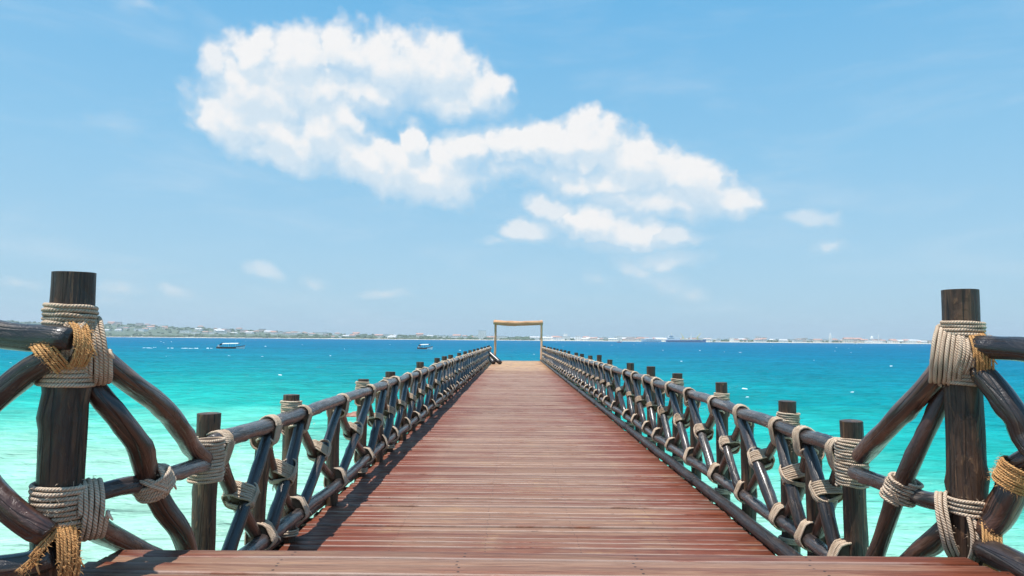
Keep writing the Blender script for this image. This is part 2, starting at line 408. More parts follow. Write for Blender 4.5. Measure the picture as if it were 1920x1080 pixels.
def m_cloud():
    m = bpy.data.materials.new('cloud_emission'); m.use_nodes = True; t = m.node_tree; t.nodes.clear(); q = NG(t)
    pc = q.attr('pc')['Vector']; sp = q.n('ShaderNodeSeparateXYZ'); q.put(sp.inputs[0], pc)
    gp = q.scl(q.n('ShaderNodeNewGeometry').outputs['Position'], (1/RC, 1/RC, 1/RC))
    def field(base, off):
        p = q.vmath('ADD', gp, off); _, wc = q.noise(p, 26, 3, .6)
        p = q.vmath('ADD', p, q.scl(q.vmath('SUBTRACT', wc, (.5, .5, .5)), (.02, .02, .02)))
        n3, _ = q.noise(p, 34, 9, .60); n4, _ = q.noise(p, 9, 4, .55)
        k = q.math('ADD', q.math('MULTIPLY', q.math('SUBTRACT', n3, .5), .60), q.math('MULTIPLY', q.math('SUBTRACT', n4, .5), .3))
        return q.math('ADD', base, q.math('MULTIPLY', k, q.math('MAXIMUM', sp.outputs[2], .72)))
    D0 = field(sp.outputs[0], (0, 0, 0)); D1 = field(sp.outputs[1], (-.010, 0, .026))
    lit = q.ramp(q.math('ADD', q.math('SUBTRACT', D0, D1), q.math('MULTIPLY', q.math('SUBTRACT', q.noise(gp, 30, 5, .6)[0], .5), .5)), -.22, .50)
    alpha = q.ramp(D0, q.ramp(lit, 0, 1, -.24, -.14), q.ramp(lit, 0, 1, .62, .38))
    em = q.n('ShaderNodeEmission'); q.put(em.inputs[0], q.mix(lit, col(.62, .72, .80), col(.87, .85, .835)))  # sunlit and shaded cloud tones are put into the glowing colour
    em.inputs[1].default_value = CLOUD_E
    tr = q.n('ShaderNodeBsdfTransparent'); mx = q.n('ShaderNodeMixShader'); q.put(mx.inputs[0], q.math('MULTIPLY', alpha, q.ramp(sp.outputs[2], .42, .85, .42, .93)))
    t.links.new(tr.outputs[0], mx.inputs[1]); t.links.new(em.outputs[0], mx.inputs[2])
    o = q.n('ShaderNodeOutputMaterial'); t.links.new(mx.outputs[0], o.inputs[0]); return m
tag(mb.build('clouds', m_cloud()), kind='structure')

# ------------------------------------------------------------------ water
def m_water():
    m, q, b = mat('sea_water'); geo = q.n('ShaderNodeNewGeometry').outputs['Position']
    sp = q.n('ShaderNodeSeparateXYZ'); q.put(sp.inputs[0], geo); X, Y, Z = sp.outputs
    wp, _ = q.noise(q.scl(geo, (.02, .035, 0)), 1, 4, .6)
    wp2, _ = q.noise(q.scl(geo, (.10, .22, 0)), 1, 4, .6)
    dist = q.math('SQRT', q.math('ADD', q.math('MULTIPLY', X, X), q.math('MULTIPLY', Y, Y)))
    lg = q.math('LOGARITHM', q.math('MAXIMUM', q.math('ADD', dist, q.math('MULTIPLY', X, .55)), 2.), 10)       # the bottom falls away from the beach
    lg = q.math('ADD', lg, q.math('ADD', q.math('MULTIPLY', q.math('SUBTRACT', wp, .5), .30), q.math('MULTIPLY', q.math('SUBTRACT', wp2, .5), .22)))
    cr = q.n('ShaderNodeValToRGB'); q.put(cr.inputs[0], q.ramp(lg, .8, 3.2, 0, 1, False)); el_ = cr.color_ramp.elements
    def at(l): return (l-.8)/2.4
    stops = [(.95, (.34, .58, .45)), (1.2, (.27, .56, .43)), (1.36, (.10, .49, .38)), (1.50, (.012, .37, .32)), (1.72, (.0, .24, .26)),
             (2.0, (.0, .185, .255)), (2.35, (.0, .145, .25)), (3.0, (.0, .125, .25))]
    el_[0].position = at(stops[0][0]); el_[0].color = col(*stops[0][1]); el_[1].position = at(stops[-1][0]); el_[1].color = col(*stops[-1][1])
    for l, c in stops[1:-1]: e = el_.new(at(l)); e.color = col(*c)
    # streaks of lighter and darker water, patches of weed
    s1, _ = q.noise(q.scl(geo, (.5, 1.5, 0)), 1, 5, .65); s2, _ = q.noise(q.scl(geo, (.05, .22, 0)), 1, 5, .6, .3); s3, _ = q.noise(q.scl(geo, (.008, .05, 0)), 1, 5, .6)
    k = q.math('ADD', q.math('ADD', q.math('MULTIPLY', q.math('SUBTRACT', s1, .5), 1.3), q.math('MULTIPLY', q.math('SUBTRACT', s2, .5), .8)), q.math('MULTIPLY', q.math('SUBTRACT', s3, .5), .35))
    hv = q.n('ShaderNodeHueSaturation'); q.put(hv.inputs['Color'], cr.outputs[0]); q.put(hv.inputs['Value'], q.math('ADD', 1, k))
    c = hv.outputs[0]
    # sand ripples and foam threads in the shallows
    rp, _ = q.noise(q.scl(geo, (2.2, 4.5, 0)), 1, 5, .6, .8)
    sh = q.ramp(lg, 1.5, 1.2)
    c = q.mix(q.math('MULTIPLY', q.math('MULTIPLY', q.ramp(rp, .5, .66), sh), .2), c, col(.62, .92, .74))
    fo, _ = q.noise(q.scl(geo, (1.1, 2.6, 0)), 1, 6, .7, .5); fo2, _ = q.noise(q.scl(geo, (.09, .15, 0)), 1, 3, .6)
    fm = q.math('MULTIPLY', q.math('MULTIPLY', q.ramp(fo, .67, .72), q.ramp(fo2, .46, .58)), q.ramp(lg, 1.35, 1.7))
    c = q.mix(q.math('MULTIPLY', fm, .35), c, col(.75, .88, .88))
    q.put(b.inputs['Base Color'], c)
    h1, _ = q.noise(q.scl(geo, (2.6, 5.2, 0)), 1, 5, .6, .4); h2, _ = q.noise(q.scl(geo, (.55, 1.3, 0)), 1, 4, .6, .3); h3, _ = q.noise(q.scl(geo, (.09, .3, 0)), 1, 4, .65)
    t = q.t; df = q.n('ShaderNodeBsdfDiffuse'); gl = q.n('ShaderNodeBsdfGlossy'); gl.inputs['Roughness'].default_value = .18
    lw = q.n('ShaderNodeFresnel'); lw.inputs['IOR'].default_value = 1.33; mxs = q.n('ShaderNodeMixShader')
    q.put(mxs.inputs[0], q.ramp(lw.outputs[0], 0, 1, .01, .09, False)); t.links.new(df.outputs[0], mxs.inputs[1]); t.links.new(gl.outputs[0], mxs.inputs[2])
    q.put(df.inputs['Color'], c); t.links.new(mxs.outputs[0], t.nodes['Material Output'].inputs[0])
    k1 = bump(q, b, h1, .8, .10); k2 = bump(q, b, h2, .8, .45, k1); k3 = bump(q, b, h3, .8, 2.2, k2); q.put(df.inputs['Normal'], k3); q.put(gl.inputs['Normal'], k3); q.put(lw.inputs['Normal'], k3)
    return m
def wave(x, y):
    r = math.hypot(x, y); A = min(1, max(0, (r-6)/40))*max(0, 1-(r-60)/1400 if r > 60 else 1)
    h = .10*noise.noise(Vector((x*.16, y*.32, 0)))+.10*noise.noise(Vector((x*.45+4, y*.95, 2)))+.05*noise.noise(Vector((x*1.1+4, y*2.2, 5)))
    return h*(.35+1.1*A) + .22*A*noise.noise(Vector((x*.05, y*.13, 9)))
mb = MB(); azs = [-180+i*8 for i in range(13)]; azs = [a for a in azs if a < -76]+[-76+i*152/420 for i in range(421)]+[84+i*8 for i in range(12)]+[180]
rs = [0.]+[5*1.0125**i for i in range(0, 470)]; rs = [r for r in rs if r < 1600]+[1800, 2100, 2600, 3500, 6000, 12000, 30000]
vs = []; NA = len(azs)
for r in rs:
    for a in azs:
        x = r*math.sin(math.radians(a)); y = r*math.cos(math.radians(a))
        vs.append((x, y, wave(x, y) if 4 < r < 1400 else 0))
mb.add(vs, [(i*NA+k, i*NA+k+1, (i+1)*NA+k+1, (i+1)*NA+k) for i in range(len(rs)-1) for k in range(NA-1)][::1])
mb.f = [f[::-1] for f in mb.f]
tag(mb.build('water', m_water()), kind='structure')

# ------------------------------------------------------------------ decks
def planks(mb, x0, x1, ys, wdt, z, th=.04, nseg=14, jag=.02, dz=.004, n_attr=None):
    for y in ys:
        rn = random.random(); a = x0(y)+random.uniform(-jag, jag); b_ = x1(y)+random.uniform(-jag, jag); cfr = .005
        zz = z+random.uniform(-dz, dz); tl = random.uniform(-dz, dz)*.7; ww = wdt*random.uniform(.97, 1.02)
        sd_ = random.uniform(0, 99)
        prof = [(0, -th, 0), (0, -cfr, .02), (cfr, 0, .05), (ww-cfr, 0, .95), (ww, -cfr, .98), (ww, -th, 1.)]
        prof = [(ww-p[0] if False else p[0], p[1], 1-p[2]) for p in prof]
        vs = []; at = []; fs = []
        for i in range(nseg+1):
            x = a+(b_-a)*i/nseg; wz = noise.noise(Vector((x*.9, sd_, 0)))*.005; wy = noise.noise(Vector((x*.7, sd_, 7)))*.004
            for (py, pz, e) in prof:
                vs.append((x, y+py+wy, zz+pz+wz+tl*(e-.5)*2)); at.append((x, e, rn))
        n = len(prof)
        for i in range(nseg):
            for k in range(n):
                A = i*n+k; B = i*n+(k+1) % n; fs.append((A, A+n, B+n, B))
        fs += [tuple(range(n)), tuple(range(nseg*n+n-1, nseg*n-1, -1))]
        mb.add(vs, fs, at)
XL, XR = -1.56, 1.93
pier = empty('pier', (.15, 4, 2.02), label='long plank walkway of worn red brown boards running out over turquoise sea', cat='pier')
mb = MB(); yy = 2.95; ys = []
while yy < 48.2: ys.append(yy); yy += .108
planks(mb, lambda y: -1.66, lambda y: 1.85, ys, .0955, 2.02, nseg=12, jag=.03, dz=.005)
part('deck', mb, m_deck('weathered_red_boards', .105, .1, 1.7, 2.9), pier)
M_BEAM = m_pole('edge_timber', col(.015, .010, .009), col(.05, .033, .028), col(.13, .095, .075), .45, .2, .4)
for X in (-1.70, 1.875):
    mb = MB(); yy = 2.95
    while yy < 48:
        e = min(48.2, yy+4.2); pole(mb, [(X, yy, 2.06), (X, (yy+e)/2, 2.06), (X, e-.02, 2.06)], .055, .05, step=.25, n=8, rough=.12, wob=.012); yy = e
    part('edge_beam', mb, M_BEAM, pier)
for X in (-1.2, .15, 1.5):
    mb = MB(); mb.box(X-.06, X+.06, 2.95, 48.1, 1.76, 1.955); part('joist', mb, M_BEAM, pier, False)
for Y in [5+i*4.2 for i in range(11)]:
    mb = MB(); mb.box(-1.85, 2.1, Y-.08, Y+.08, 1.58, 1.755); part('cross_beam', mb, M_BEAM, pier, False)
    for X in (-1.35, 1.6):
        mb = MB(); pole(mb, [(X, Y, -2), (X, Y, 0), (X, Y, 1.575)], .12, .11, step=.4, n=10); part('pile', mb, M_POST, pier)
plat = empty('platform', (.15, 1, 2.65), label='raised foreground platform of narrow red brown boards with a ragged right end', cat='platform')
mb = MB(); yy = 2.72; ys = []
while yy > -2.5: ys.append(yy); yy -= .093
planks(mb, lambda y: -1.58 if y > 2.28 else -2.2, lambda y: 1.80+.30*(2.72-y) if y > 2.5 else 1.88+.1*(2.5-y)+.02, ys, .084, 2.65, th=.045, nseg=14, jag=.016, dz=.005)
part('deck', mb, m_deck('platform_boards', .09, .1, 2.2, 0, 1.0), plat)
for X in (-1.35, .15, 1.6):
    mb = MB(); mb.box(X-.06, X+.06, -2.4, 2.70, 2.38, 2.59); part('joist', mb, M_BEAM, plat, False)
for Y in (-2, .4, 2.62):
    mb = MB(); mb.box(-1.9, 2.2, Y-.07, Y+.07, 2.20, 2.377); part('cross_beam', mb, M_BEAM, plat, False)
    for X in (-1.3, 1.6):
        mb = MB(); pole(mb, [(X, Y, -2), (X, Y, 0), (X, Y, 2.197)], .12, .11, step=.4, n=10); part('pile', mb, M_POST, plat)
mb = MB()
for i, (ya, z) in enumerate(((2.84, 2.49), (3.12, 2.33), (3.40, 2.17))):
    mb.box(-1.3, 1.65, ya, ya+.26, z-.04, z, at=(.2, .5, .3*i))
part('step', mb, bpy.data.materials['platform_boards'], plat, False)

# ------------------------------------------------------------------ pier railings
def railing(side, X, talls, lab):
    """posts lashed to a top and a bottom rail, crossed braces in every bay"""
    sg = -1 if X < 0 else 1
    root = empty('pier_railing', (X, talls[0][1], 2.02), label=lab, cat='railing', group='rope lashed railings along the walkway')
    zt = lambda y: 2.94 if X < 0 else 2.94-.07*max(0, 1-(y-3.9)/4.5)
    zb = lambda y: 2.225 if X < 0 else 2.21
    xr = lambda y: X+.012*math.sin(y*1.3)
    nodes = []                                       # (Y, tall?, top z)
    for i, (px, Y, tz) in enumerate(talls):
        nodes.append((Y, True, tz))
        if i+1 < len(talls):
            Y2 = talls[i+1][1]; gap = Y2-Y
            for k in ([.5] if gap < 2.6 else [.33, .66]): nodes.append((Y+gap*k*random.uniform(.94, 1.06), False, 0))
    for i, (Y, tall, tz) in enumerate(nodes):
        far = Y > 16; vfar = Y > 30
        st = .05 if Y < 9 else (.12 if not vfar else .3); n = 14 if Y < 9 else (10 if not far else 7)
        xo = X+sg*(.085 if tall else .06)
        lean = random.uniform(-.03, .03)
        r = (.063 if tall else .052)*random.uniform(.9, 1.15)*(1.05 if Y < 4 else 1)
        mb = MB(); top = tz if tall else zt(Y)-.045
        b0 = 1.80 if Y > 4.6 or True else 1.9
        pole(mb, [(xo-lean*.3, Y, b0-.15 if tall else 1.93), (xo, Y, 2.5), (xo+lean*.4, Y+lean*.4, top)], r*1.04, r*.97, step=st, n=n, rough=.08, knots=3 if Y < 9 else 0, wob=.01, cap=1, flat=True)
        po = part('post', mb, M_POST, root)
        if not tall: po.name = 'short_post'
        rr = .007 if Y < 9 else (.010 if Y < 14 else (.012 if Y < 26 else .014)); seg = 24 if Y < 8 else (14 if Y < 16 else 9); sides = 6 if Y < 8 else 4
        lash = MB(); xx = xr(Y)
        kw = dict(rr=rr, seg=seg, sides=sides, jit=.003 if Y < 12 else .002)
        if tall:
            if i: band(lash, (xo, Y, zt(Y)+(.035 if Y < 9 else .0)), (0, 0, 1), (0, 1, 0), r*1.06, r*1.06, (.115 if Y < 9 else .07)*random.uniform(.85, 1.15), **kw)
            zz = zt(Y); hh = random.uniform(.10, .125)
            cc = [((xx, Y, zz), .050), ((xo+sg*.022, Y, zz-.02), .040), ((xo+sg*.02, Y, zz-hh), .038), ((xx+sg*.005, Y, zz-hh+.01), .034)]
            band(lash, (xx+sg*.035, Y-.012, zz-.045), (0, 1, .04*sg), (0, 0, 1), 0, 0, .085*random.uniform(.85, 1.15), circ=cc, **kw)
            if Y < 9:
                band(lash, (xx+sg*.03, Y-.06, zz-.105), (0, .62, .78), (1, 0, 0), .040, .044, .02, core=False, **kw)
        else:
            zz = zt(Y); hh = random.uniform(.10, .13)
            cc = [((xx, Y, zz), .050), ((xo, Y, zz-.05), .046), ((xo, Y, zz-hh), .044), ((xx, Y, zz-hh+.015), .036)]
            band(lash, (xx+sg*.025, Y, zz-.045), (0, 1, random.uniform(-.08, .08)), (0, 0, 1), 0, 0, .09*random.uniform(.75, 1.2), circ=cc, **kw)
            if Y < 9: band(lash, (xx+sg*.01, Y-.055, zz-.10), (0, .62, .78), (1, 0, 0), .040, .046, .02, core=False, **kw)
        if Y < 9: fuzz(lash, (xx, Y, zt(Y)-.04), (0, 1, 0), (0, 0, 1), .08, .1, .1, 60, .014)
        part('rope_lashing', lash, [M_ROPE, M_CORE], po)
        lash = MB()
        zz = zb(Y); hh = random.uniform(.05, .08)
        cc = [((xx, Y, zz), .049), ((xo, Y, zz-.02), .055), ((xo, Y, zz+hh), .05), ((xx+sg*.02, Y, zz+hh), .040)]
        band(lash, (xx+sg*.03, Y, zz), (0, 1, random.uniform(-.06, .06)), (0, 0, 1), 0, 0, .09*random.uniform(.8, 1.2), circ=cc, **kw)
        if tall: band(lash, (xo, Y, zb(Y)-.14), (0, 0, 1), (0, 1, 0), r*1.1, r*1.1, .05, **kw)
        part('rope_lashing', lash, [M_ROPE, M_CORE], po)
    # rails: separate poles two bays long, butted inside the lashings
    for (zf, nm, rad) in ((zt, 'top_rail', .046), (zb, 'bottom_rail', .044)):
        i = 0
        while i < len(nodes)-1:
            j = min(len(nodes)-1, i+2); Y0, Y1 = nodes[i][0], nodes[j][0]
            if i == 0: Y0 -= .08
            st = .05 if Y0 < 9 else .2; n = 14 if Y0 < 9 else 8
            mb = MB(); o1, o2 = random.uniform(-.008, .008), random.uniform(-.008, .008)
            rad_ = rad*random.uniform(.92, 1.1)
            pole(mb, [(xr(Y0), Y0-.03, zf(Y0)+o1)]+[(xr(y)+random.uniform(-.008, .008), y, zf(y)+random.uniform(-.010, .010)) for y in [Y0+(Y1-Y0)*k/4 for k in (1, 2, 3)]]+[(xr(Y1), Y1+.03, zf(Y1)+o2)], rad_*1.04, rad_*.93, step=st, n=n, rough=.10, knots=5 if Y0 < 9 else 0, wob=.008)
            part(nm, mb, M_RAIL, root); i = j
    # crossed braces
    for i in range(len(nodes)-1):
        Ya, Yb = nodes[i][0], nodes[i+1][0]; near = Ya < 9
        st = .05 if near else .2; n = 12 if near else 7; ym = (Ya+Yb)/2; bend = random.uniform(-.055, .055)
        rA = .040*random.uniform(.85, 1.15); rB = .038*random.uniform(.85, 1.15)
        mA = MB(); pole(mA, [(X+sg*.00, Ya+.05, zb(Ya)+.03), (X-sg*.012, ym-.02+bend, 2.57+bend*.4), (X+sg*.005, Yb-.035, zt(Yb)-.055)], rA*1.05, rA*.95, step=st, n=n, rough=.10, knots=3 if near else 0, wob=.012)
        br = part('brace', mA, M_POLE, root)
        mB = MB(); pole(mB, [(X+sg*.055, Ya+.035, zt(Ya)-.05), (X+sg*.062, ym-.02-bend, 2.58), (X+sg*.050, Yb-.05, zb(Yb)+.03)], rB*1.05, rB*.95, step=st, n=n, rough=.10, knots=3 if near else 0, wob=.012)
        b2 = part('brace', mB, M_BROWN, root)
        rr = .007 if Ya < 9 else (.010 if Ya < 14 else (.012 if Ya < 26 else .014)); seg = 22 if Ya < 8 else 12; sides = 6 if Ya < 8 else 4
        L = Vector((0, Yb-Ya, zt(Yb)-zb(Ya))).normalized(); lash = MB(); L2 = Vector((0, L.y, -L.z)); cz = 2.575; Nn = Vector((0, -L.z, L.y))
        cA = Vector((X-sg*.008, ym-.02+bend*.7, cz)); cB_ = Vector((X+sg*.060, ym-.02-bend*.7, cz))
        cc = [(cA, rA*1.12), (cB_+Nn*.03, rB*1.05), (cB_-Nn*.03, rB*1.05)]
        band(lash, (cA+cB_)/2, L, Vector((1, 0, 0)), 0, 0, .10*random.uniform(.8, 1.15), rr=rr, seg=seg, sides=sides, circ=cc)
        N2 = Vector((0, L.z, L.y)); cc = [(cB_, rB*1.2), (cA+N2*.03, rA*1.25), (cA-N2*.03, rA*1.25)]
        if near: band(lash, (cA+cB_)/2, L2, Vector((1, 0, 0)), 0, 0, .04, rr=rr*.9, seg=seg, sides=sides, core=False, circ=cc)
        if near: fuzz(lash, (X+sg*.02, ym, cz), L, Vector((1, 0, 0)), .05, .08, .1, 50, .014)
        part('rope_lashing', lash, [M_ROPE, M_CORE], br)
    return root
LT = [(390,775),(547,740),(680,711),(731,697),(789,686),(820,678),(834,674),(845,672),(860,669),(872,666),(881,663),(889,661),(896,659),(903,657),(909,655),(915,653)]
RT = [(1597,789),(1477,752),(1353,717),(1270,700),(1221,691),(1182,684),(1143,677),(1123,668),(1106,669),(1091,666),(1080,664),(1067,661.5),(1059,660),(1052,659),(1045,658),(1039,657),(1033,655),(1028,655),(1022,653.5),(1017,652)]
def mk(lst, X, sg):
    out = []
    for px, py in lst:
        Y = solveY(px, X+sg*.085, 3.05); d = ray(px, py); z = EYE.z+d.z/d.y*Y
        if Y > 10: z = max(3.09, min(3.18, z+.03))
        if out and Y-out[-1][1] < .8: continue
        if Y < 46.8: out.append((px, Y, z))
    return out
tl = mk(LT, XL, -1); tr = mk(RT, XR, 1)
if tl[-1][1] < 44: tl += [(0, tl[-1][1]+2.2, 3.1), (0, tl[-1][1]+4.3, 3.12)]
tl = [t for t in tl if t[1] < 47]
if tr[-1][1] < 45: tr.append((0, 46.6, 3.1))
print('left', [round(t[1], 2) for t in tl], [round(t[2], 2) for t in tl]); print('right', [round(t[1], 2) for t in tr], [round(t[2], 2) for t in tr])
railing('l', XL, tl, 'pole and rope railing down the left edge of the walkway, its shadow on the boards')
railing('r', XR, tr, 'pole and rope railing down the right edge of the walkway, sunlit browner posts')

# ------------------------------------------------------------------ foreground platform railings
def vpost(root, px, py_t, py_b, Y, r, top_tilt=.0):
    a = P(px[0], py_t, Y); b_ = P(px[1], py_b, Y); x = (a.x+b_.x)/2
    mb = MB(); pole(mb, [(x-.004, Y, b_.z), (x, Y, (a.z+b_.z)/2), (x+.003, Y, a.z)], r*1.06, r*.98, step=.04, n=26, rough=.06, knots=5, wob=.008, cap=1, flat=True)
    return part('post', mb, M_POST, root), x
def pp(L): return [P(*t) if t[0] > 9 or t[0] < -9 or t[0] == 0 else Vector(t) for t in L]
def leg(root, pts, r0, r1, m, name='brace', knots=6, rough=.14):
    mb = MB(); pole(mb, pp(pts), r0, r1, step=.03, n=20, rough=rough, knots=knots, wob=.006, cap=.86); return part(name, mb, m, root)
RP = dict(rr=.0074, seg=34, sides=8, jit=.0026)
# left
LA = empty('platform_railing', (-1.58, 2.39, 2.65), label='thick dark post with bent lashed poles at the left corner of the foreground platform', cat='railing', group='foreground platform railings')
po, xA = vpost(LA, (133, 108), 511, 1110, 2.39, .069)
def zat(py, Y, px=120): return P(px, py, Y).z
l = MB(); A = lambda py: (xA, 2.39, zat(py, 2.39))
band(l, A(597), (0, 0, 1), (0, 1, 0), .071, .071, .095, **RP)
band(l, A(692), (0, 0, 1), (0, 1, 0), .076, .076, .125, **RP)
band(l, (xA+.050, 2.42, zat(660, 2.4)), (.75, .66, .15), (0, 0, 1), .066, .110, .11, **RP)
band(l, (xA+.028, 2.385, zat(640, 2.4)), (.93, .36, -.2), (.2, 0, 1), .084, .075, .06, core=False, **RP)
fuzz(l, A(650), (0, 0, 1), (0, 1, 0), .083, .083, .2, 160, .012)
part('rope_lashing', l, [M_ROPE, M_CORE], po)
l = MB()
band(l, A(948), (0, 0, 1), (0, 1, 0), .077, .077, .155, **RP)
band(l, (xA+.075, 2.43, zat(955, 2.43)), (.70, .70, 0), (0, 0, 1), .060, .092, .085, **RP)
fuzz(l, A(950), (0, 0, 1), (0, 1, 0), .09, .09, .2, 160, .015)
part('rope_lashing', l, [M_ROPE, M_CORE], po)
CP = dict(rr=.0046, seg=34, sides=6, jit=.0022)
l = MB()
c1 = P(132, 648, 2.36); ax1 = (.55, .84, -.05); band(l, c1, ax1, (0, 0, 1), .085, .082, .060, **CP)
fuzz(l, c1, ax1, (0, 0, 1), .095, .090, .062, 900, .014)
c2 = P(100, 672, 2.34); ax2 = (.66, .42, .60); band(l, c2, ax2, (-.6, 0, .75), .095, .062, .055, **CP)
fuzz(l, c2, ax2, (-.6, 0, .75), .105, .072, .055, 700, .014)
part('coir_lashing', l, [M_COIR, M_CORE], po)
l = MB()
c1 = P(112, 1038, 2.36); ax1 = (.66, .75, .0); band(l, c1, ax1, (0, 0, 1), .098, .105, .065, **CP)
fuzz(l, c1, ax1, (0, 0, 1), .108, .115, .07, 1000, .015)
c2 = P(78, 1022, 2.32); ax2 = (.66, .40, -.60); band(l, c2, ax2, (.5, 0, .8), .085, .075, .030, **CP)
fuzz(l, c2, ax2, (.5, 0, .8), .095, .085, .03, 500, .016)
part('coir_lashing', l, [M_COIR, M_CORE], po)
leg(LA, [(140, 625, 2.44), (185, 668, 2.45), (245, 715, 2.6), (300, 757, 2.8), (338, 806, 3.0), (356, 835, 3.15), (385, 862, 3.33)], .040, .040, M_BROWN, rough=.18)
leg(LA, [(145, 680, 2.46), (180, 735, 2.48), (222, 782, 2.52), (255, 826, 2.58), (270, 862, 2.64), (283, 905, 2.72), (310, 955, 2.8), (338, 992, 2.86), (352, 1030, 2.92), (356, 1080, 2.96)], .041, .040, M_BROWN, rough=.18)
leg(LA, [(120, 940, 2.47), (175, 926, 2.5), (225, 912, 2.6), (285, 903, 2.74), (330, 886, 2.98), (385, 870, 3.34)], .032, .036, M_RAIL, 'lower_rail')
leg(LA, [(120, 955, 2.50), (170, 985, 2.62), (210, 1008, 2.80), (260, 1032, 2.98), (330, 1066, 3.2)], .050, .036, M_BROWN)
leg(LA, [(-2.62, 2.16, 3.52), (-150, 600, 2.28), (-60, 612, 2.29), (20, 628, 2.3), (80, 631, 2.30), (128, 636, 2.285)], .052, .045, M_POLE, 'top_rail', 9)
leg(LA, [(-2.58, 2.2, 2.70), (-120, 870, 2.28), (-50, 785, 2.28), (10, 728, 2.285), (60, 690, 2.29), (104, 668, 2.29)], .047, .042, M_POLE)
leg(LA, [(-2.58, 2.24, 3.42), (-120, 800, 2.27), (-50, 885, 2.27), (10, 945, 2.27), (50, 978, 2.275), (90, 1002, 2.28)], .050, .046, M_BROWN, rough=.2)
leg(LA, [(-2.62, 2.16, 2.62), (-150, 1095, 2.26), (-60, 1075, 2.27), (0, 1068, 2.275), (50, 1060, 2.28), (98, 1045, 2.28)], .043, .038, M_POLE, 'lower_rail')
mb = MB(); pole(mb, [(-2.66, 2.22, 1.6), (-2.66, 2.22, 2.7), (-2.65, 2.22, 3.74)], .074, .068, step=.05, n=20, knots=4, flat=True, cap=1); po = part('post', mb, M_POST, LA)
l = MB(); band(l, (-2.655, 2.22, 3.50), (0, 0, 1), (0, 1, 0), .073, .09, .2, **RP); part('rope_lashing', l, [M_ROPE, M_CORE], po); l = MB(); band(l, (-2.655, 2.22, 2.68), (0, 0, 1), (0, 1, 0), .078, .09, .2, **RP); part('rope_lashing', l, [M_ROPE, M_CORE], po)
l = MB(); cR = P(287, 905, 2.72)
band(l, cR, P(338, 992, 2.86)-P(270, 862, 2.64), (1, .6, 0), .050, .064, .075, **RP)
band(l, cR, P(330, 886, 2.98)-P(225, 912, 2.6), (0, 0, 1), .050, .060, .060, **RP)
band(l, cR, (.3, .3, .9), (1, -.4, 0), .062, .058, .03, core=False, **RP)
fuzz(l, cR, (0, 0, 1), (0, 1, 0), .06, .06, .12, 160, .015)
part('rope_lashing', l, [M_ROPE, M_CORE], LA)
l = MB(); cB = P(388, 862, 3.40); RB = dict(rr=.0075, seg=28, sides=6, jit=.003)
band(l, cB, (0, 0, 1), (0, 1, 0), .066, .082, .215, **RB)
fuzz(l, cB, (0, 0, 1), (0, 1, 0), .08, .09, .2, 120, .015)
part('rope_lashing', l, [M_ROPE, M_CORE], LA)
# right
RA = empty('platform_railing', (1.90, 2.89, 2.65), label='thick brown post with straight slanting lashed poles at the right corner of the platform', cat='railing', group='foreground platform railings')
po, xB = vpost(RA, (1803, 1817), 544, 1085, 2.89, .069)
def zbt(py, Y=2.89, px=1812): return P(px, py, Y).z
B_ = lambda py, dx=0, dy=0: (xB+dx, 2.89+dy, zbt(py))
l = MB()
band(l, B_(622), (0, 0, 1), (0, 1, 0), .073, .073, .082, **RP)
band(l, B_(710), (0, 0, 1), (0, 1, 0), .074, .074, .062, **RP)
band(l, B_(668, -.055, .01), (-.80, .55, .1), (0, 0, 1), .078, .110, .12, **RP)
band(l, B_(665, -.025, -.012), (-.95, .2, .15), (0.1, 0, 1), .083, .088, .075, **RP)
fuzz(l, B_(660), (0, 0, 1), (0, 1, 0), .083, .083, .2, 160, .012)
part('rope_lashing', l, [M_ROPE, M_CORE], po)
l = MB()
band(l, B_(949), (0, 0, 1), (0, 1, 0), .074, .080, .070, **RP)
band(l, B_(985, -.075, .02), (-.75, .66, -.2), (0, 0, 1), .062, .118, .055, **RP)
band(l, B_(1000, -.03, -.01), (-1, .05, 0), (0, 0, 1), .086, .105, .055, **RP)
fuzz(l, B_(980), (0, 0, 1), (0, 1, 0), .1, .1, .25, 220, .018)
part('rope_lashing', l, [M_ROPE, M_CORE], po)
l = MB()
band(l, B_(668, .028, -.055), (.92, -.38, .05), (0, 0, 1), .092, .092, .066, **CP)
fuzz(l, B_(668, .028, -.055), (.92, -.38, 0), (0, 0, 1), .102, .1, .075, 900, .013)
part('coir_lashing', l, [M_COIR, M_CORE], po)
l = MB()
band(l, B_(1012, .030, -.060), (.92, -.38, -.08), (0, 0, 1), .092, .120, .070, **CP)
band(l, B_(1000, .06, -.03), (.86, -.5, -.5), (0.4, 0, 1), .098, .075, .03, core=False, **CP)
fuzz(l, B_(1010, .03, -.06), (.92, -.38, 0), (0, 0, 1), .105, .125, .09, 1000, .014)
part('coir_lashing', l, [M_COIR, M_CORE], po)
leg(RA, [(1790, 650, 2.98), (1755, 705, 3.0), (1700, 765, 3.15), (1655, 812, 3.36), (1612, 856, 3.66)], .044, .048, M_BROWN)
leg(RA, [(1790, 680, 3.02), (1768, 745, 3.03), (1738, 812, 3.06), (1712, 868, 3.1), (1690, 915, 3.16), (1668, 968, 3.22), (1645, 1030, 3.3), (1625, 1085, 3.35)], .038, .037, M_BROWN)
leg(RA, [(1600, 884, 3.76), (1635, 898, 3.5), (1690, 920, 3.24), (1735, 936, 3.08), (1785, 946, 2.96)], .038, .036, M_RAIL, 'lower_rail')
leg(RA, [(1800, 970, 3.0), (1765, 1000, 3.05), (1725, 1034, 3.15), (1670, 1085, 3.25)], .046, .042, M_BROWN)
leg(RA, [(2.0, 1.25, 3.46), (2050, 672, 2.3), (1980, 665, 2.5), (1915, 655, 2.64), (1870, 652, 2.74), (1828, 648, 2.80)], .050, .050, M_POLE, 'top_rail', 6)
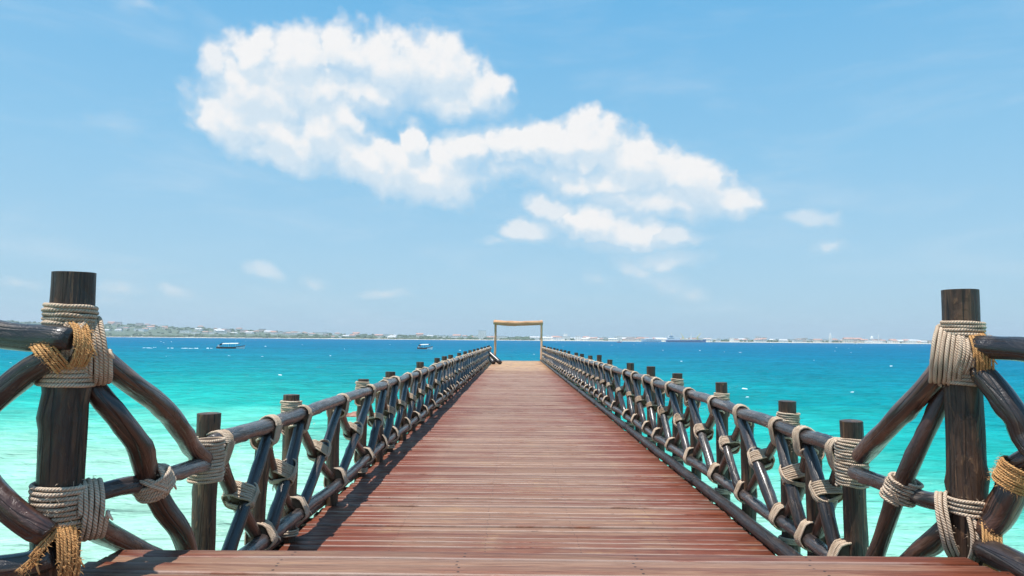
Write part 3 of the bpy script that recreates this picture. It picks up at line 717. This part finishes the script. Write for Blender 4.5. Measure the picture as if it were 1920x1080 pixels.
leg(RA, [(2.02, 1.3, 2.70), (2.10, 2.0, 2.80), (1960, 860, 2.6), (1905, 780, 2.68), (1865, 728, 2.75), (1832, 690, 2.81)], .044, .046, M_POLE)
leg(RA, [(2.04, 1.3, 3.42), (2.14, 2.1, 3.24), (1935, 865, 2.68), (1895, 930, 2.74), (1870, 972, 2.78), (1838, 1000, 2.81)], .056, .054, M_BROWN, rough=.18)
leg(RA, [(2.0, 1.25, 2.66), (2040, 1130, 2.3), (1975, 1095, 2.45), (1920, 1066, 2.6), (1880, 1046, 2.7), (1838, 1026, 2.80)], .052, .050, M_POLE, 'lower_rail')
mb = MB(); pole(mb, [(2.06, 1.2, 1.6), (2.06, 1.2, 2.7), (2.06, 1.2, 3.74)], .074, .068, step=.05, n=20, knots=4, flat=True, cap=1); po = part('post', mb, M_POST, RA)
l = MB(); band(l, (2.05, 1.2, 3.47), (0, 0, 1), (0, 1, 0), .085, .076, .2, **RP); part('rope_lashing', l, [M_ROPE, M_CORE], po); l = MB(); band(l, (2.05, 1.2, 2.68), (0, 0, 1), (0, 1, 0), .085, .078, .2, **RP); part('rope_lashing', l, [M_ROPE, M_CORE], po)
l = MB(); cR = P(1690, 918, 3.18)
band(l, cR, P(1668, 968, 3.2)-P(1712, 868, 3.1), (1, -.4, 0), .045, .060, .12, **RP)
band(l, cR, P(1735, 936, 3.08)-P(1635, 898, 3.5), (0, 0, 1), .050, .056, .07, **RP)
band(l, cR+Vector((.02, 0, .01)), (.3, -.2, .9), (1, .6, 0), .07, .056, .02, core=False, **RP)
fuzz(l, cR, (0, 0, 1), (0, 1, 0), .06, .06, .12, 160, .015)
part('rope_lashing', l, [M_ROPE, M_CORE], RA)
l = MB(); cB = P(1597, 868, 3.86)
band(l, cB, (0, 0, 1), (0, 1, 0), .070, .086, .26, **RB)
fuzz(l, cB, (0, 0, 1), (0, 1, 0), .08, .09, .2, 120, .015)
part('rope_lashing', l, [M_ROPE, M_CORE], RA)
l = MB(); cW = P(1905, 893, 2.72)
band(l, cW, P(1935, 845, 2.68)-P(1870, 960, 2.78), (1, 0, 0), .060, .062, .10, **CP)
fuzz(l, cW, P(1935, 845, 2.68)-P(1870, 960, 2.78), (1, 0, 0), .066, .068, .11, 700, .02)
part('coir_lashing', l, [M_COIR, M_CORE], RA)

# ------------------------------------------------------------------ frame and leaning logs at the pier head
YE = 47.3
arch = empty('gate_frame', (.2, YE, 2.02), label='plain pale timber goalpost frame standing across the far end of the walkway', cat='gateway')
xa, xb = P(928, 650, YE).x, P(1015, 655, YE).x
for x, h in ((xa, 4.84), (xb, 4.84)):
    mb = MB(); pole(mb, [(x, YE, 2.0), (x+.02, YE, 3.4), (x+.03 if x < 0 else x, YE, h)], .085, .075, step=.2, n=10, rough=.15, wob=.03); part('post', mb, M_TAN, arch)
mb = MB(); pole(mb, [(xa-.1, YE-.10, 4.66), ((xa+xb)/2, YE-.10, 4.61), (xb+.08, YE-.10, 4.66)], .17, .16, step=.2, n=12, rough=.25, wob=.03); part('beam', mb, M_TAN, arch)
mb = MB(); pole(mb, [(xa+.1, YE-.11, 4.56), ((xa+xb)/2, YE-.12, 4.50), (xb-.05, YE-.11, 4.58)], .07, .06, step=.2, n=8, rough=.3, wob=.04); part('beam', mb, M_TAN, arch)
for i, (a, b_, lb) in enumerate([((916, 660, 41.2), (938.5, 683, 40.6), 'right one of two dark logs leaning on the far end of the left railing'),
                             ((910, 661, 41.4), (926, 683, 40.7), 'left one of two dark logs leaning on the far end of the left railing')]):
    mb = MB(); A0, B0 = P(*a), P(*b_); B0.z = max(B0.z, 2.10)
    pole(mb, [A0, (A0+B0)/2, B0], .12, .14, step=.15, n=12, rough=.12)
    tag(mb.build('leaning_log', M_POLE), label=lb, cat='log', group='logs leaning at the pier head')

# ------------------------------------------------------------------ rock in the shallows
m_rock = m_simple('reef_rock', (.30, .15, .11), .8, var=.45, sc=4)
def rock(px, py, Y, L, W_, H, lab):
    c = P(px, py, Y); mb = MB(); n, m_ = 22, 10; vs = []
    for j in range(m_+1):
        for i in range(n):
            th = 2*PI*i/n; ph = PI/2*j/m_; d = Vector((math.cos(th)*math.cos(ph), math.sin(th)*math.cos(ph), math.sin(ph)))
            k = 1+.45*noise.noise(d*2.1+Vector((px, 0, 0)))+.2*noise.noise(d*6)
            vs.append((c.x+d.x*L*k, Y+d.y*W_*k, -.25+(d.z*(H+.25))*k))
    mb.add(vs, [(j*n+i, j*n+(i+1) % n, (j+1)*n+(i+1) % n, (j+1)*n+i) for j in range(m_) for i in range(n)])
    tag(mb.build('rock', m_rock, loc=(c.x, Y, 0)), label=lab, cat='rock')
rock(660, 780, 31, .75, .4, .16, 'low reddish rock awash in the turquoise water behind the left railing')

# ------------------------------------------------------------------ boats
m_hull = m_simple('dark_painted_hull', (.26, .10, .07), .5, var=.3); m_white = m_simple('white_paint', (.85, .85, .83), .5, var=.05)
m_navy = m_simple('navy_tarpaulin', (.012, .02, .05), .7); m_yel = m_simple('yellow_paint', (.75, .62, .22), .5); m_blueh = m_simple('blue_hull_paint', (.17, .28, .44), .5)
m_red = m_simple('red_paint', (.6, .12, .08), .5); m_glassd = m_simple('dark_window', (.04, .06, .08), .2); m_cream = m_simple('cream_paint', (.8, .74, .55), .6)
def hullmesh(mb, L, B, H, bow, draft=.25, mi_low=0, mi_up=0, transom=.7):
    n = 18; vs = []; rows = 6
    for i in range(n+1):
        t = i/n; x = -L/2+L*t
        w_ = B/2*(transom+(1-transom)*min(1, t*3.2))*(1-max(0, (t-.55)/.45)**2.2) if t > .0 else B/2*transom
        sh = H+bow*max(0, (t-.45)/.55)**2+.12*bow*max(0, (.3-t)/.3)
        for j in range(rows):
            s = j/(rows-1); wz = -draft+(sh+draft)*s; fl = (.45+.55*s**.6)
            vs += [(x+bow*.5*s*max(0, t-.7)/.3, -w_*fl, wz), (x+bow*.5*s*max(0, t-.7)/.3, w_*fl, wz)]
    fs = []; ms = []
    R = rows*2
    for i in range(n):
        for j in range(rows-1):
            a = i*R+j*2; m_ = mi_low if j < 2 or (i > n*.68 and j < 4) else mi_up
            fs.append((a, a+R, a+R+2, a+2)); ms.append(m_); fs.append((a+1, a+3, a+R+3, a+R+1)); ms.append(m_)
        a = i*R+(rows-1)*2; b0 = (a, a+R, a+R+1, a+1)
        # inner deck a little below the gunwale
        fs.append((i*R+(rows-2)*2, (i+1)*R+(rows-2)*2, (i+1)*R+(rows-2)*2+1, i*R+(rows-2)*2+1)); ms.append(mi_up)
        fs.append((i*R, i*R+1, (i+1)*R+1, (i+1)*R)); ms.append(mi_low)
    fs.append(tuple([j*2 for j in range(rows)]+[j*2+1 for j in range(rows-1, -1, -1)])); ms.append(mi_up)
    o = len(mb.v); mb.v += vs; mb.a += [(0, 0, 0)]*len(vs); mb.f += [tuple(q_+o for q_ in f) for f in fs]; mb.m += ms
def thing_at(name, px, Y, rot, **k):
    c = P(px, 640, Y); o = empty(name, (c.x, Y, 0), **k); o.rotation_euler.z = rot; return o
def lp(name, mb, m, par, smooth=False):
    o = mb.build(name, m, None, smooth); o.parent = par; return o
def dhow(px, Y, L, rot, lab):
    r = thing_at('tour_boat', px, Y, rot, label=lab, cat='boat', group='tour boats with awnings')
    mb = MB(); hullmesh(mb, L, L*.24, .55, .55, mi_low=1, mi_up=0); lp('hull', mb, [m_hull, m_white], r)
    mb = MB(); n = 8; vs = []
    for i in range(9):
        x = -.30*L+.60*L*i/8
        for j in range(n+1):
            t = j/n*2-1; vs.append((x, t*L*.11, 1.72-.16*t*t+.12*(i/8-.5)))
    mb.add(vs, [(i*9+j, (i+1)*9+j, (i+1)*9+j+1, i*9+j+1) for i in range(8) for j in range(8)])
    mb.add([(a, b_, c-.12) for a, b_, c in vs], [(i*9+j+1, (i+1)*9+j+1, (i+1)*9+j, i*9+j) for i in range(8) for j in range(8)])
    for s in (0, 8):
        for i in range(8):
            a = i*9+s; mb.f.append((a, a+9, a+90, a+81)); mb.m.append(0)
    lp('awning', mb, m_white, r)
    mb = MB(); vs = []
    for i in range(4):
        for j in range(n+1):
            t = j/n*2-1; vs.append((-.29*L-.04*L*i, t*L*.115, (1.80, 1.70, 1.45, 1.15)[i]-.16*t*t))
    mb.add(vs, [(i*9+j, (i+1)*9+j, (i+1)*9+j+1, i*9+j+1) for i in range(3) for j in range(8)])
    mb.add([(a+.06, b_, c-.05) for a, b_, c in vs], [(i*9+j+1, (i+1)*9+j+1, (i+1)*9+j, i*9+j) for i in range(3) for j in range(8)])
    lp('stern_cover', mb, m_navy, r)
    for x in (-.28, -.05, .2):
        for s in (-1, 1):
            mb = MB(); pole(mb, [(x*L, s*L*.09, .3), (x*L, s*L*.09, 1.0), (x*L, s*L*.09, 1.60)], .03, step=.5, n=6); lp('awning_pole', mb, m_white, r)
    mb = MB(); mb.box(-.47*L, -.42*L, -.12, .12, .35, .95); mb.box(-.475*L, -.415*L, -.14, .14, .95, 1.12); lp('outboard_motor', mb, m_white, r)
    return r
dhow(433, 205, 8.0, .06, 'white awning boat with dark stern cover and trailing wake, nearer the left shore')
dhow(797, 226, 5.8, -.5, 'small white awning boat without wake, just left of the railing end')
def foam_strip(name, pts, lab, seedn):
    random.seed(seedn); mb = MB()
    for (x, y, L, h) in pts:
        n = 7; vs = []
        for i in range(n):
            t = i/(n-1); k = math.sin(PI*t)**.6 if 0 < t < 1 else .0
            xx = x-L/2+L*t; yo = y+random.uniform(-.06, .06)*L; zz = wave(xx, yo)+.02
            dz = h*k*random.uniform(.6, 1.2)
            vs += [(xx, yo-.25*L*k*.35, zz-.05), (xx, yo, zz+dz), (xx, yo+.3*L*k*.35, zz-.05)]
        mb.add(vs, [f for i in range(n-1) for f in ((i*3, i*3+3, i*3+4, i*3+1), (i*3+1, i*3+4, i*3+5, i*3+2))])
    o = mb.build(name, m_foam); return tag(o, label=lab, cat=None, kind='stuff')
m_foam = m_simple('foam', (.80, .90, .92), .9, var=.1, sc=2)
c0 = P(405, 650, 205)
pts = [(c0.x-1-random.random()*1.5-k*1.1+random.uniform(-.4, .4), 205+random.uniform(-.8, .8), random.uniform(.5, 2.6), random.uniform(.05, .24)*max(.25, 1-k/16)) for k in range(20) if random.random() < .65]
foam_strip('boat_wake', pts, 'broken white wake trailing to the left of the awning boat', 3)
random.seed(12); pts = []
while len(pts) < 150:
    r = 10**random.uniform(1.55, 3.15); a = random.uniform(-50, 50); x = r*math.sin(math.radians(a)); y = r*math.cos(math.radians(a))
    if r < 45 and random.random() < .7: continue
    if noise.noise(Vector((x*.02, y*.03, 4)))+random.uniform(-.3, .3) < 0: continue
    L = random.uniform(.15, .6)*(.6+r/330); pts.append((x, y, L, random.uniform(.012, .045)*(.6+r/190)))
foam_strip('whitecaps', pts, 'scattered small whitecaps on the open water', 5)

# small craft and ships near the town
def small_boat(px, Y, L, m, lab, rot=0, sail=False):
    r = thing_at('small_boat', px, Y, rot, label=lab, cat='boat')
    mb = MB(); hullmesh(mb, L, L*.28, .9, .6); lp('hull', mb, m, r)
    mb = MB(); mb.box(-.15*L, .12*L, -.1*L, .1*L, .6, 2.6); mb.box(-.18*L, .15*L, -.12*L, .12*L, 2.6, 2.75); lp('cabin', mb, m_white if m is not m_white else m_cream, r)
    return r
small_boat(1161, 1150, 9, m_red, 'tiny red boat with white cabin below the town right of the pier head', .4)
small_boat(1604, 1300, 7, m_white, 'tiny white boat out from the shore below the minaret', .1)
small_boat(1338, 1900, 22, m_white, 'low white launch moored just right of the blue cargo ship', .05)
fe = thing_at('ferry', 1221, 2150, PI, label='long white ferry moored left of the blue cargo ship', cat='ship')
mb = MB(); hullmesh(mb, 62, 13, 6, 2.5, 1); lp('hull', mb, m_white, fe)
mb = MB(); mb.box(-18, 18, -5, 5, 5.2, 9); mb.box(-4, 20, -4, 4, 9, 11.6); lp('superstructure', mb, m_white, fe)
mb = MB(); mb.box(-16, 16, -5.08, 5.08, 6.6, 7.6); lp('window_band', mb, m_glassd, fe)
mb = MB(); pole(mb, [(-8, 0, 9), (-8, 0, 11), (-8.6, 0, 13)], 1.2, step=2, n=10); lp('funnel', mb, m_red, fe)
cg = thing_at('cargo_ship', 1286, 2000, 0, label='blue cargo ship with white bridge and yellow deck cranes off the town', cat='ship')
mb = MB(); hullmesh(mb, 116, 18, 5.6, 3, 1); lp('hull', mb, m_blueh, cg)
mb = MB(); mb.box(-54, -34, -7, 7, 5.5, 13); mb.box(-51, -37, -6, 6, 13, 18); mb.box(-49, -40, -8, 8, 18, 20.5); mb.box(-34, -18, -6.5, 6.5, 5.5, 12.5); lp('bridge', mb, m_white, cg)
mb = MB(); mb.box(-50.2, -37.8, -6.1, 6.1, 15.8, 16.8); mb.box(-53, -35, -7.1, 7.1, 10, 11); lp('window_band', mb, m_glassd, cg)
mb = MB(); pole(mb, [(-42, 0, 20), (-42, 0, 25), (-42, 0, 29)], .6, .3, step=4, n=6); lp('mast', mb, m_cream, cg)
for x, dx in ((-8, -7), (15, 1.5), (34, 10)):
    mb = MB(); mb.box(x-1.6, x+1.6, -1.6, 1.6, 5.5, 16); lp('crane_pedestal', mb, m_yel if x != 15 else m_white, cg)
    mb = MB(); pole(mb, [(x, 0, 15), (x+dx*.5, 0, 20), (x+dx, 0, 27)], .9, .5, step=4, n=6); lp('crane_jib', mb, m_yel if x != 15 else m_white, cg)
mb = MB(); mb.box(-14, -2, -6, 6, 5.5, 10.5); mb.box(0, 12, -6, 6, 5.5, 8.5); mb.box(20, 31, -6, 6, 5.5, 9.5); mb.box(38, 48, -5, 5, 5.5, 9.5); lp('deck_cargo', mb, m_cream, cg)

# ------------------------------------------------------------------ far shore
HP = [(-400, 30), (60, 27), (200, 24.5), (300, 21), (400, 17), (480, 14), (550, 11.5), (650, 9), (800, 6.5), (965, 5), (1100, 4.2), (1300, 3.4), (1500, 3), (1750, 3), (2300, 5)]
def ridge_px(px):
    for (a, b_), (c, d) in zip(HP, HP[1:]):
        if a <= px <= c: return b_+(d-b_)*(px-a)/(c-a)
    return HP[0][1] if px < 0 else HP[-1][1]
SHORE = 2480
def land_h(x, y):
    px = 965+x/y*F; full = ridge_px(px)/F*3300
    t = max(0, min(1, (y-SHORE)/820)); t = t*t*(3-2*t)
    back = 1 if y < 3500 else max(0, 1-(y-3500)/1500)
    return .8+min(1.5, max(0, (y-SHORE)/30))*1+(full-3)*t*(.86+.28*noise.noise(Vector((x*.003, y*.004, 1))))*back + 1.5*noise.noise(Vector((x*.01, y*.01, 0)))*t
mb = MB(); nx, ny = 260, 40; vs = []
for j in range(ny+1):
    y = SHORE-12+(j/ny)**1.5*2600
    for i in range(nx+1):
        x = -4200+8400*i/nx; yy = y+40*noise.noise(Vector((x*.004, 0, 0)))*(1-j/ny)
        vs.append((x, yy, -1.5 if j == 0 else land_h(x, y)))
mb.add(vs, [(j*(nx+1)+i, j*(nx+1)+i+1, (j+1)*(nx+1)+i+1, (j+1)*(nx+1)+i) for j in range(ny) for i in range(nx)])
m_land, q, b = mat('shore_ground'); geo = q.n('ShaderNodeNewGeometry').outputs['Position']
n1, _ = q.noise(geo, .012, 5, .6); n2, _ = q.noise(geo, .06, 4, .6); sp = q.n('ShaderNodeSeparateXYZ'); q.put(sp.inputs[0], geo)
c = q.mix(q.ramp(n2, .35, .65), col(.06, .10, .055), col(.12, .16, .10)); c = q.mix(q.math('MULTIPLY', q.ramp(n1, .55, .75), .4), c, col(.42, .38, .30))
c = q.mix(q.ramp(sp.outputs[2], 2.6, 1.6), c, col(.62, .56, .44)); q.put(b.inputs['Base Color'], c); b.inputs['Roughness'].default_value = 1
tag(mb.build('terrain', m_land), kind='structure')
# far woodland: one mass of irregular crowns
ICO = []
import bmesh
for s in range(6):
    bm = bmesh.new(); bmesh.ops.create_icosphere(bm, subdivisions=2, radius=1)
    for v in bm.verts: v.co *= 1+.42*noise.noise(v.co*1.9+Vector((s*7, 0, 0))); v.co.z = max(-.5, v.co.z)
    bm.verts.index_update(); ICO.append(([v.co.copy() for v in bm.verts], [[v.index for v in f.verts] for f in bm.faces])); bm.free()
mb = MB(); random.seed(21)
for k in range(2600):
    px = random.uniform(-60, 2000)
    left = px < 1000
    y = random.choice([random.uniform(SHORE+15, SHORE+70), random.uniform(SHORE+20, 3400), random.uniform(3000, 3450)]) if left else random.choice([random.uniform(SHORE+60, SHORE+220), random.uniform(SHORE+120, 3000)])
    if not left and random.random() < .45: continue
    x = (px-965)/F*y; h = random.uniform(2.5, 5.5)*(1.0 if left else .9); z = land_h(x, y)
    vs, fs = random.choice(ICO); sc = Vector((h*random.uniform(1.0, 2.4), h*1.2, h*random.uniform(.7, 1.15)))
    mb.add([(x+v.x*sc.x, y+v.y*sc.y, z+h*.5+v.z*sc.z) for v in vs], fs)
m_tree, q, b = mat('distant_foliage'); n1, _ = q.noise(q.n('ShaderNodeNewGeometry').outputs['Position'], .09, 5, .7)
q.put(b.inputs['Base Color'], q.mix(q.ramp(n1, .3, .7), col(.035, .075, .045), col(.12, .17, .08))); b.inputs['Roughness'].default_value = 1
tag(mb.build('woodland', m_tree, smooth=False), label='hazy green woodland along the far shore', kind='stuff')
# houses
m_wallw = m_simple('whitewashed_wall', (.90, .88, .84), .9, var=.08, sc=.1); m_wallc = m_simple('cream_wall', (.84, .77, .66), .9, var=.1, sc=.1); m_wallp = m_simple('pinkish_wall', (.78, .64, .58), .9, var=.1, sc=.1)
m_roofr = m_simple('rust_roof', (.50, .29, .23), .9, var=.3, sc=.2); m_roofg = m_simple('grey_roof', (.62, .61, .60), .8, var=.2, sc=.2); m_roofw = m_simple('pale_roof', (.74, .72, .68), .8, var=.1, sc=.2)
def house_parts(L, D, H, kind, nw):
    wl = MB(); wl.box(-L/2, L/2, 0, D, -2, H); rf = MB()
    if kind == 'flat': rf.box(-L/2-.3, L/2+.3, -.3, D+.3, H+.003, H+.7)
    else:
        rh = min(D, L)*.28; e = .5
        vs = [(-L/2-e, -e, H+.003), (L/2+e, -e, H+.003), (L/2+e, D+e, H+.003), (-L/2-e, D+e, H+.003), (-L/2+(0 if kind == 'gable' else L*.2), D/2, H+rh), (L/2-(0 if kind == 'gable' else L*.2), D/2, H+rh)]
        rf.add(vs, [(0, 1, 5, 4), (2, 3, 4, 5), (1, 2, 5), (3, 0, 4), (3, 2, 1, 0)])
    wins = []
    fl = max(1, int(H/3.4))
    for f in range(fl):
        for i in range(nw):
            wm = MB(); cx = -L/2+L*(i+.5)/nw; ww = L/nw*.13; z0 = H*(f+.3)/fl
            wm.box(cx-ww, cx+ww, -.06, .25, z0, z0+H/fl*.42); wins.append(wm)
    return wl, rf, wins
def make_house(name, L, D, H, kind, nw, mw, mr, **k):
    o = empty(name, (0, 0, 0), **k); wl, rf, wins = house_parts(L, D, H, kind, nw)
    lp('wall', wl, mw, o); lp('roof', rf, mr, o)
    for wm in wins: lp('window', wm, m_glassd, o)
    return o
def copy_tree(o):
    c = o.copy(); S.collection.objects.link(c)
    for ch in o.children: d = ch.copy(); S.collection.objects.link(d); d.parent = c
    return c
KINDS = [('long white flat roofed block', 34, 12, 7.5, 'flat', 7, m_wallw, m_roofw), ('white house with a rust red roof', 18, 10, 6.5, 'hip', 4, m_wallw, m_roofr),
         ('cream house with a rust red roof', 22, 11, 8, 'gable', 5, m_wallc, m_roofr), ('tall narrow white house', 13, 10, 11.5, 'flat', 3, m_wallw, m_roofw),
         ('pinkish flat roofed house', 20, 12, 9, 'flat', 5, m_wallp, m_roofg), ('low white shed with grey roof', 28, 12, 5, 'gable', 6, m_wallw, m_roofg),
         ('small cream house', 12, 9, 5.5, 'hip', 3, m_wallc, m_roofr)]
ZONES = [('on the far left hillside', 195, 610, 70), ('on the wooded middle shore', 610, 925, 26),
         ('in the town around the moored ships', 1020, 1345, 92), ('on the right hand waterfront', 1345, 1762, 104)]
random.seed(33); protos = {}
for zn, x0, x1, cnt in ZONES:
    for k in range(cnt):
        ki = random.choices(range(len(KINDS)), [3, 3, 2, 2 if x0 > 1000 else .3, 2, 3, 2])[0]; kd = KINDS[ki]
        px = random.uniform(x0, x1)
        if x0 < 600: y = random.choice([2860, 2990, 3160])+random.uniform(-30, 30)
        elif x0 < 1000: y = random.choice([2530, 2900])+random.uniform(-20, 160)
        else: y = SHORE+random.choice([22, 40, 110, 230])+random.uniform(0, 70)
        if ki in protos: o = copy_tree(protos[ki])
        else: o = make_house('house', *kd[1:]); protos[ki] = o
        s = random.uniform(.75, 1.25)*(1.15 if x0 < 600 else 1.2); x = (px-965)/F*y
        o.location = (x, y, land_h(x, y)); o.scale = (s, s, s*random.uniform(.85, 1.15)); o.rotation_euler.z = random.uniform(-.25, .25)
        tag(o, label=kd[0]+' '+zn, cat='house', group='%ss %s' % (kd[0], zn))
def special(px, Y, L, D, H, kind, nw, mw, mr, lab, name='building', cat='building'):
    o = make_house(name, L, D, H, kind, nw, mw, mr, label=lab, cat=cat); x = (px-965)/F*Y; o.location = (x, Y, land_h(x, Y)); return o
special(905, 2600, 30, 20, 33, 'flat', 5, m_wallw, m_roofw, 'pale square tower block above the trees just left of the gate frame', 'tower_block')
special(941, 2560, 44, 14, 13, 'flat', 8, m_wallw, m_roofw, 'broad white building seen through the gate frame at its left')
special(1003, 2570, 36, 14, 9, 'gable', 7, m_wallw, m_roofg, 'white building seen through the gate frame at its right')
o = special(1061, 2560, 34, 16, 14, 'flat', 6, m_wallw, m_roofw, 'stepped white building standing tallest just right of the gate frame')
mb = MB(); mb.box(-7, 7, 3, 12, 14.8, 24); lp('upper_floors', mb, m_wallw, o)
o = special(1556, 2540, 10, 9, 14, 'flat', 2, m_wallw, m_roofw, 'white lighthouse like clock tower rising above the waterfront', 'clock_tower', 'tower')
mb = MB(); mb.box(-3.5, 3.5, 1, 8, 14.8, 27); mb.box(-2, 2, 2.5, 6.5, 27, 32); lp('upper_stage', mb, m_wallw, o)
mb = MB(); pole(mb, [(0, 4.5, 31.9), (0, 4.5, 33), (0, 4.5, 36)], 2.2, .3, step=1, n=8); lp('spire', mb, m_white, o)
o = special(1634, 2560, 16, 12, 14, 'flat', 3, m_wallw, m_roofw, 'white building topped by a round dome on the waterfront', 'domed_building')
mb = MB(); pole(mb, [(0, 6, 14.5), (0, 6, 17), (0, 6, 20), (0, 6, 22.5)], 5.5, 4.2, step=1, n=14, rough=.02); pole(mb, [(0, 6, 22), (0, 6, 25)], 3.6, 1, step=1, n=12, rough=.02); lp('dome', mb, m_white, o)
mb = MB(); x = (1645-965)/F*2550; pole(mb, [(0, 0, -1), (0, 0, 10), (0, 0, 26)], 1.6, 1.2, step=3, n=10, rough=.02); pole(mb, [(0, 0, 25.8), (0, 0, 28), (0, 0, 31)], 1.9, .2, step=1, n=10, rough=.02)
o = mb.build('minaret', m_white); o.location = (x, 2550, land_h(x, 2550)); tag(o, label='thin white minaret just right of the domed building', cat='tower')

# ------------------------------------------------------------------ air
m_air = bpy.data.materials.new('air'); m_air.use_nodes = True; t = m_air.node_tree; t.nodes.clear()
pv = t.nodes.new('ShaderNodeVolumePrincipled'); pv.inputs['Color'].default_value = (.80, .90, 1, 1); pv.inputs['Density'].default_value = 1.15e-4; pv.inputs['Anisotropy'].default_value = .1
o = t.nodes.new('ShaderNodeOutputMaterial'); t.links.new(pv.outputs[0], o.inputs[1])
mb = MB(); mb.box(-5200, 5200, -400, 6200, -3.2, 140); tag(mb.build('haze', m_air, smooth=False), kind='stuff')
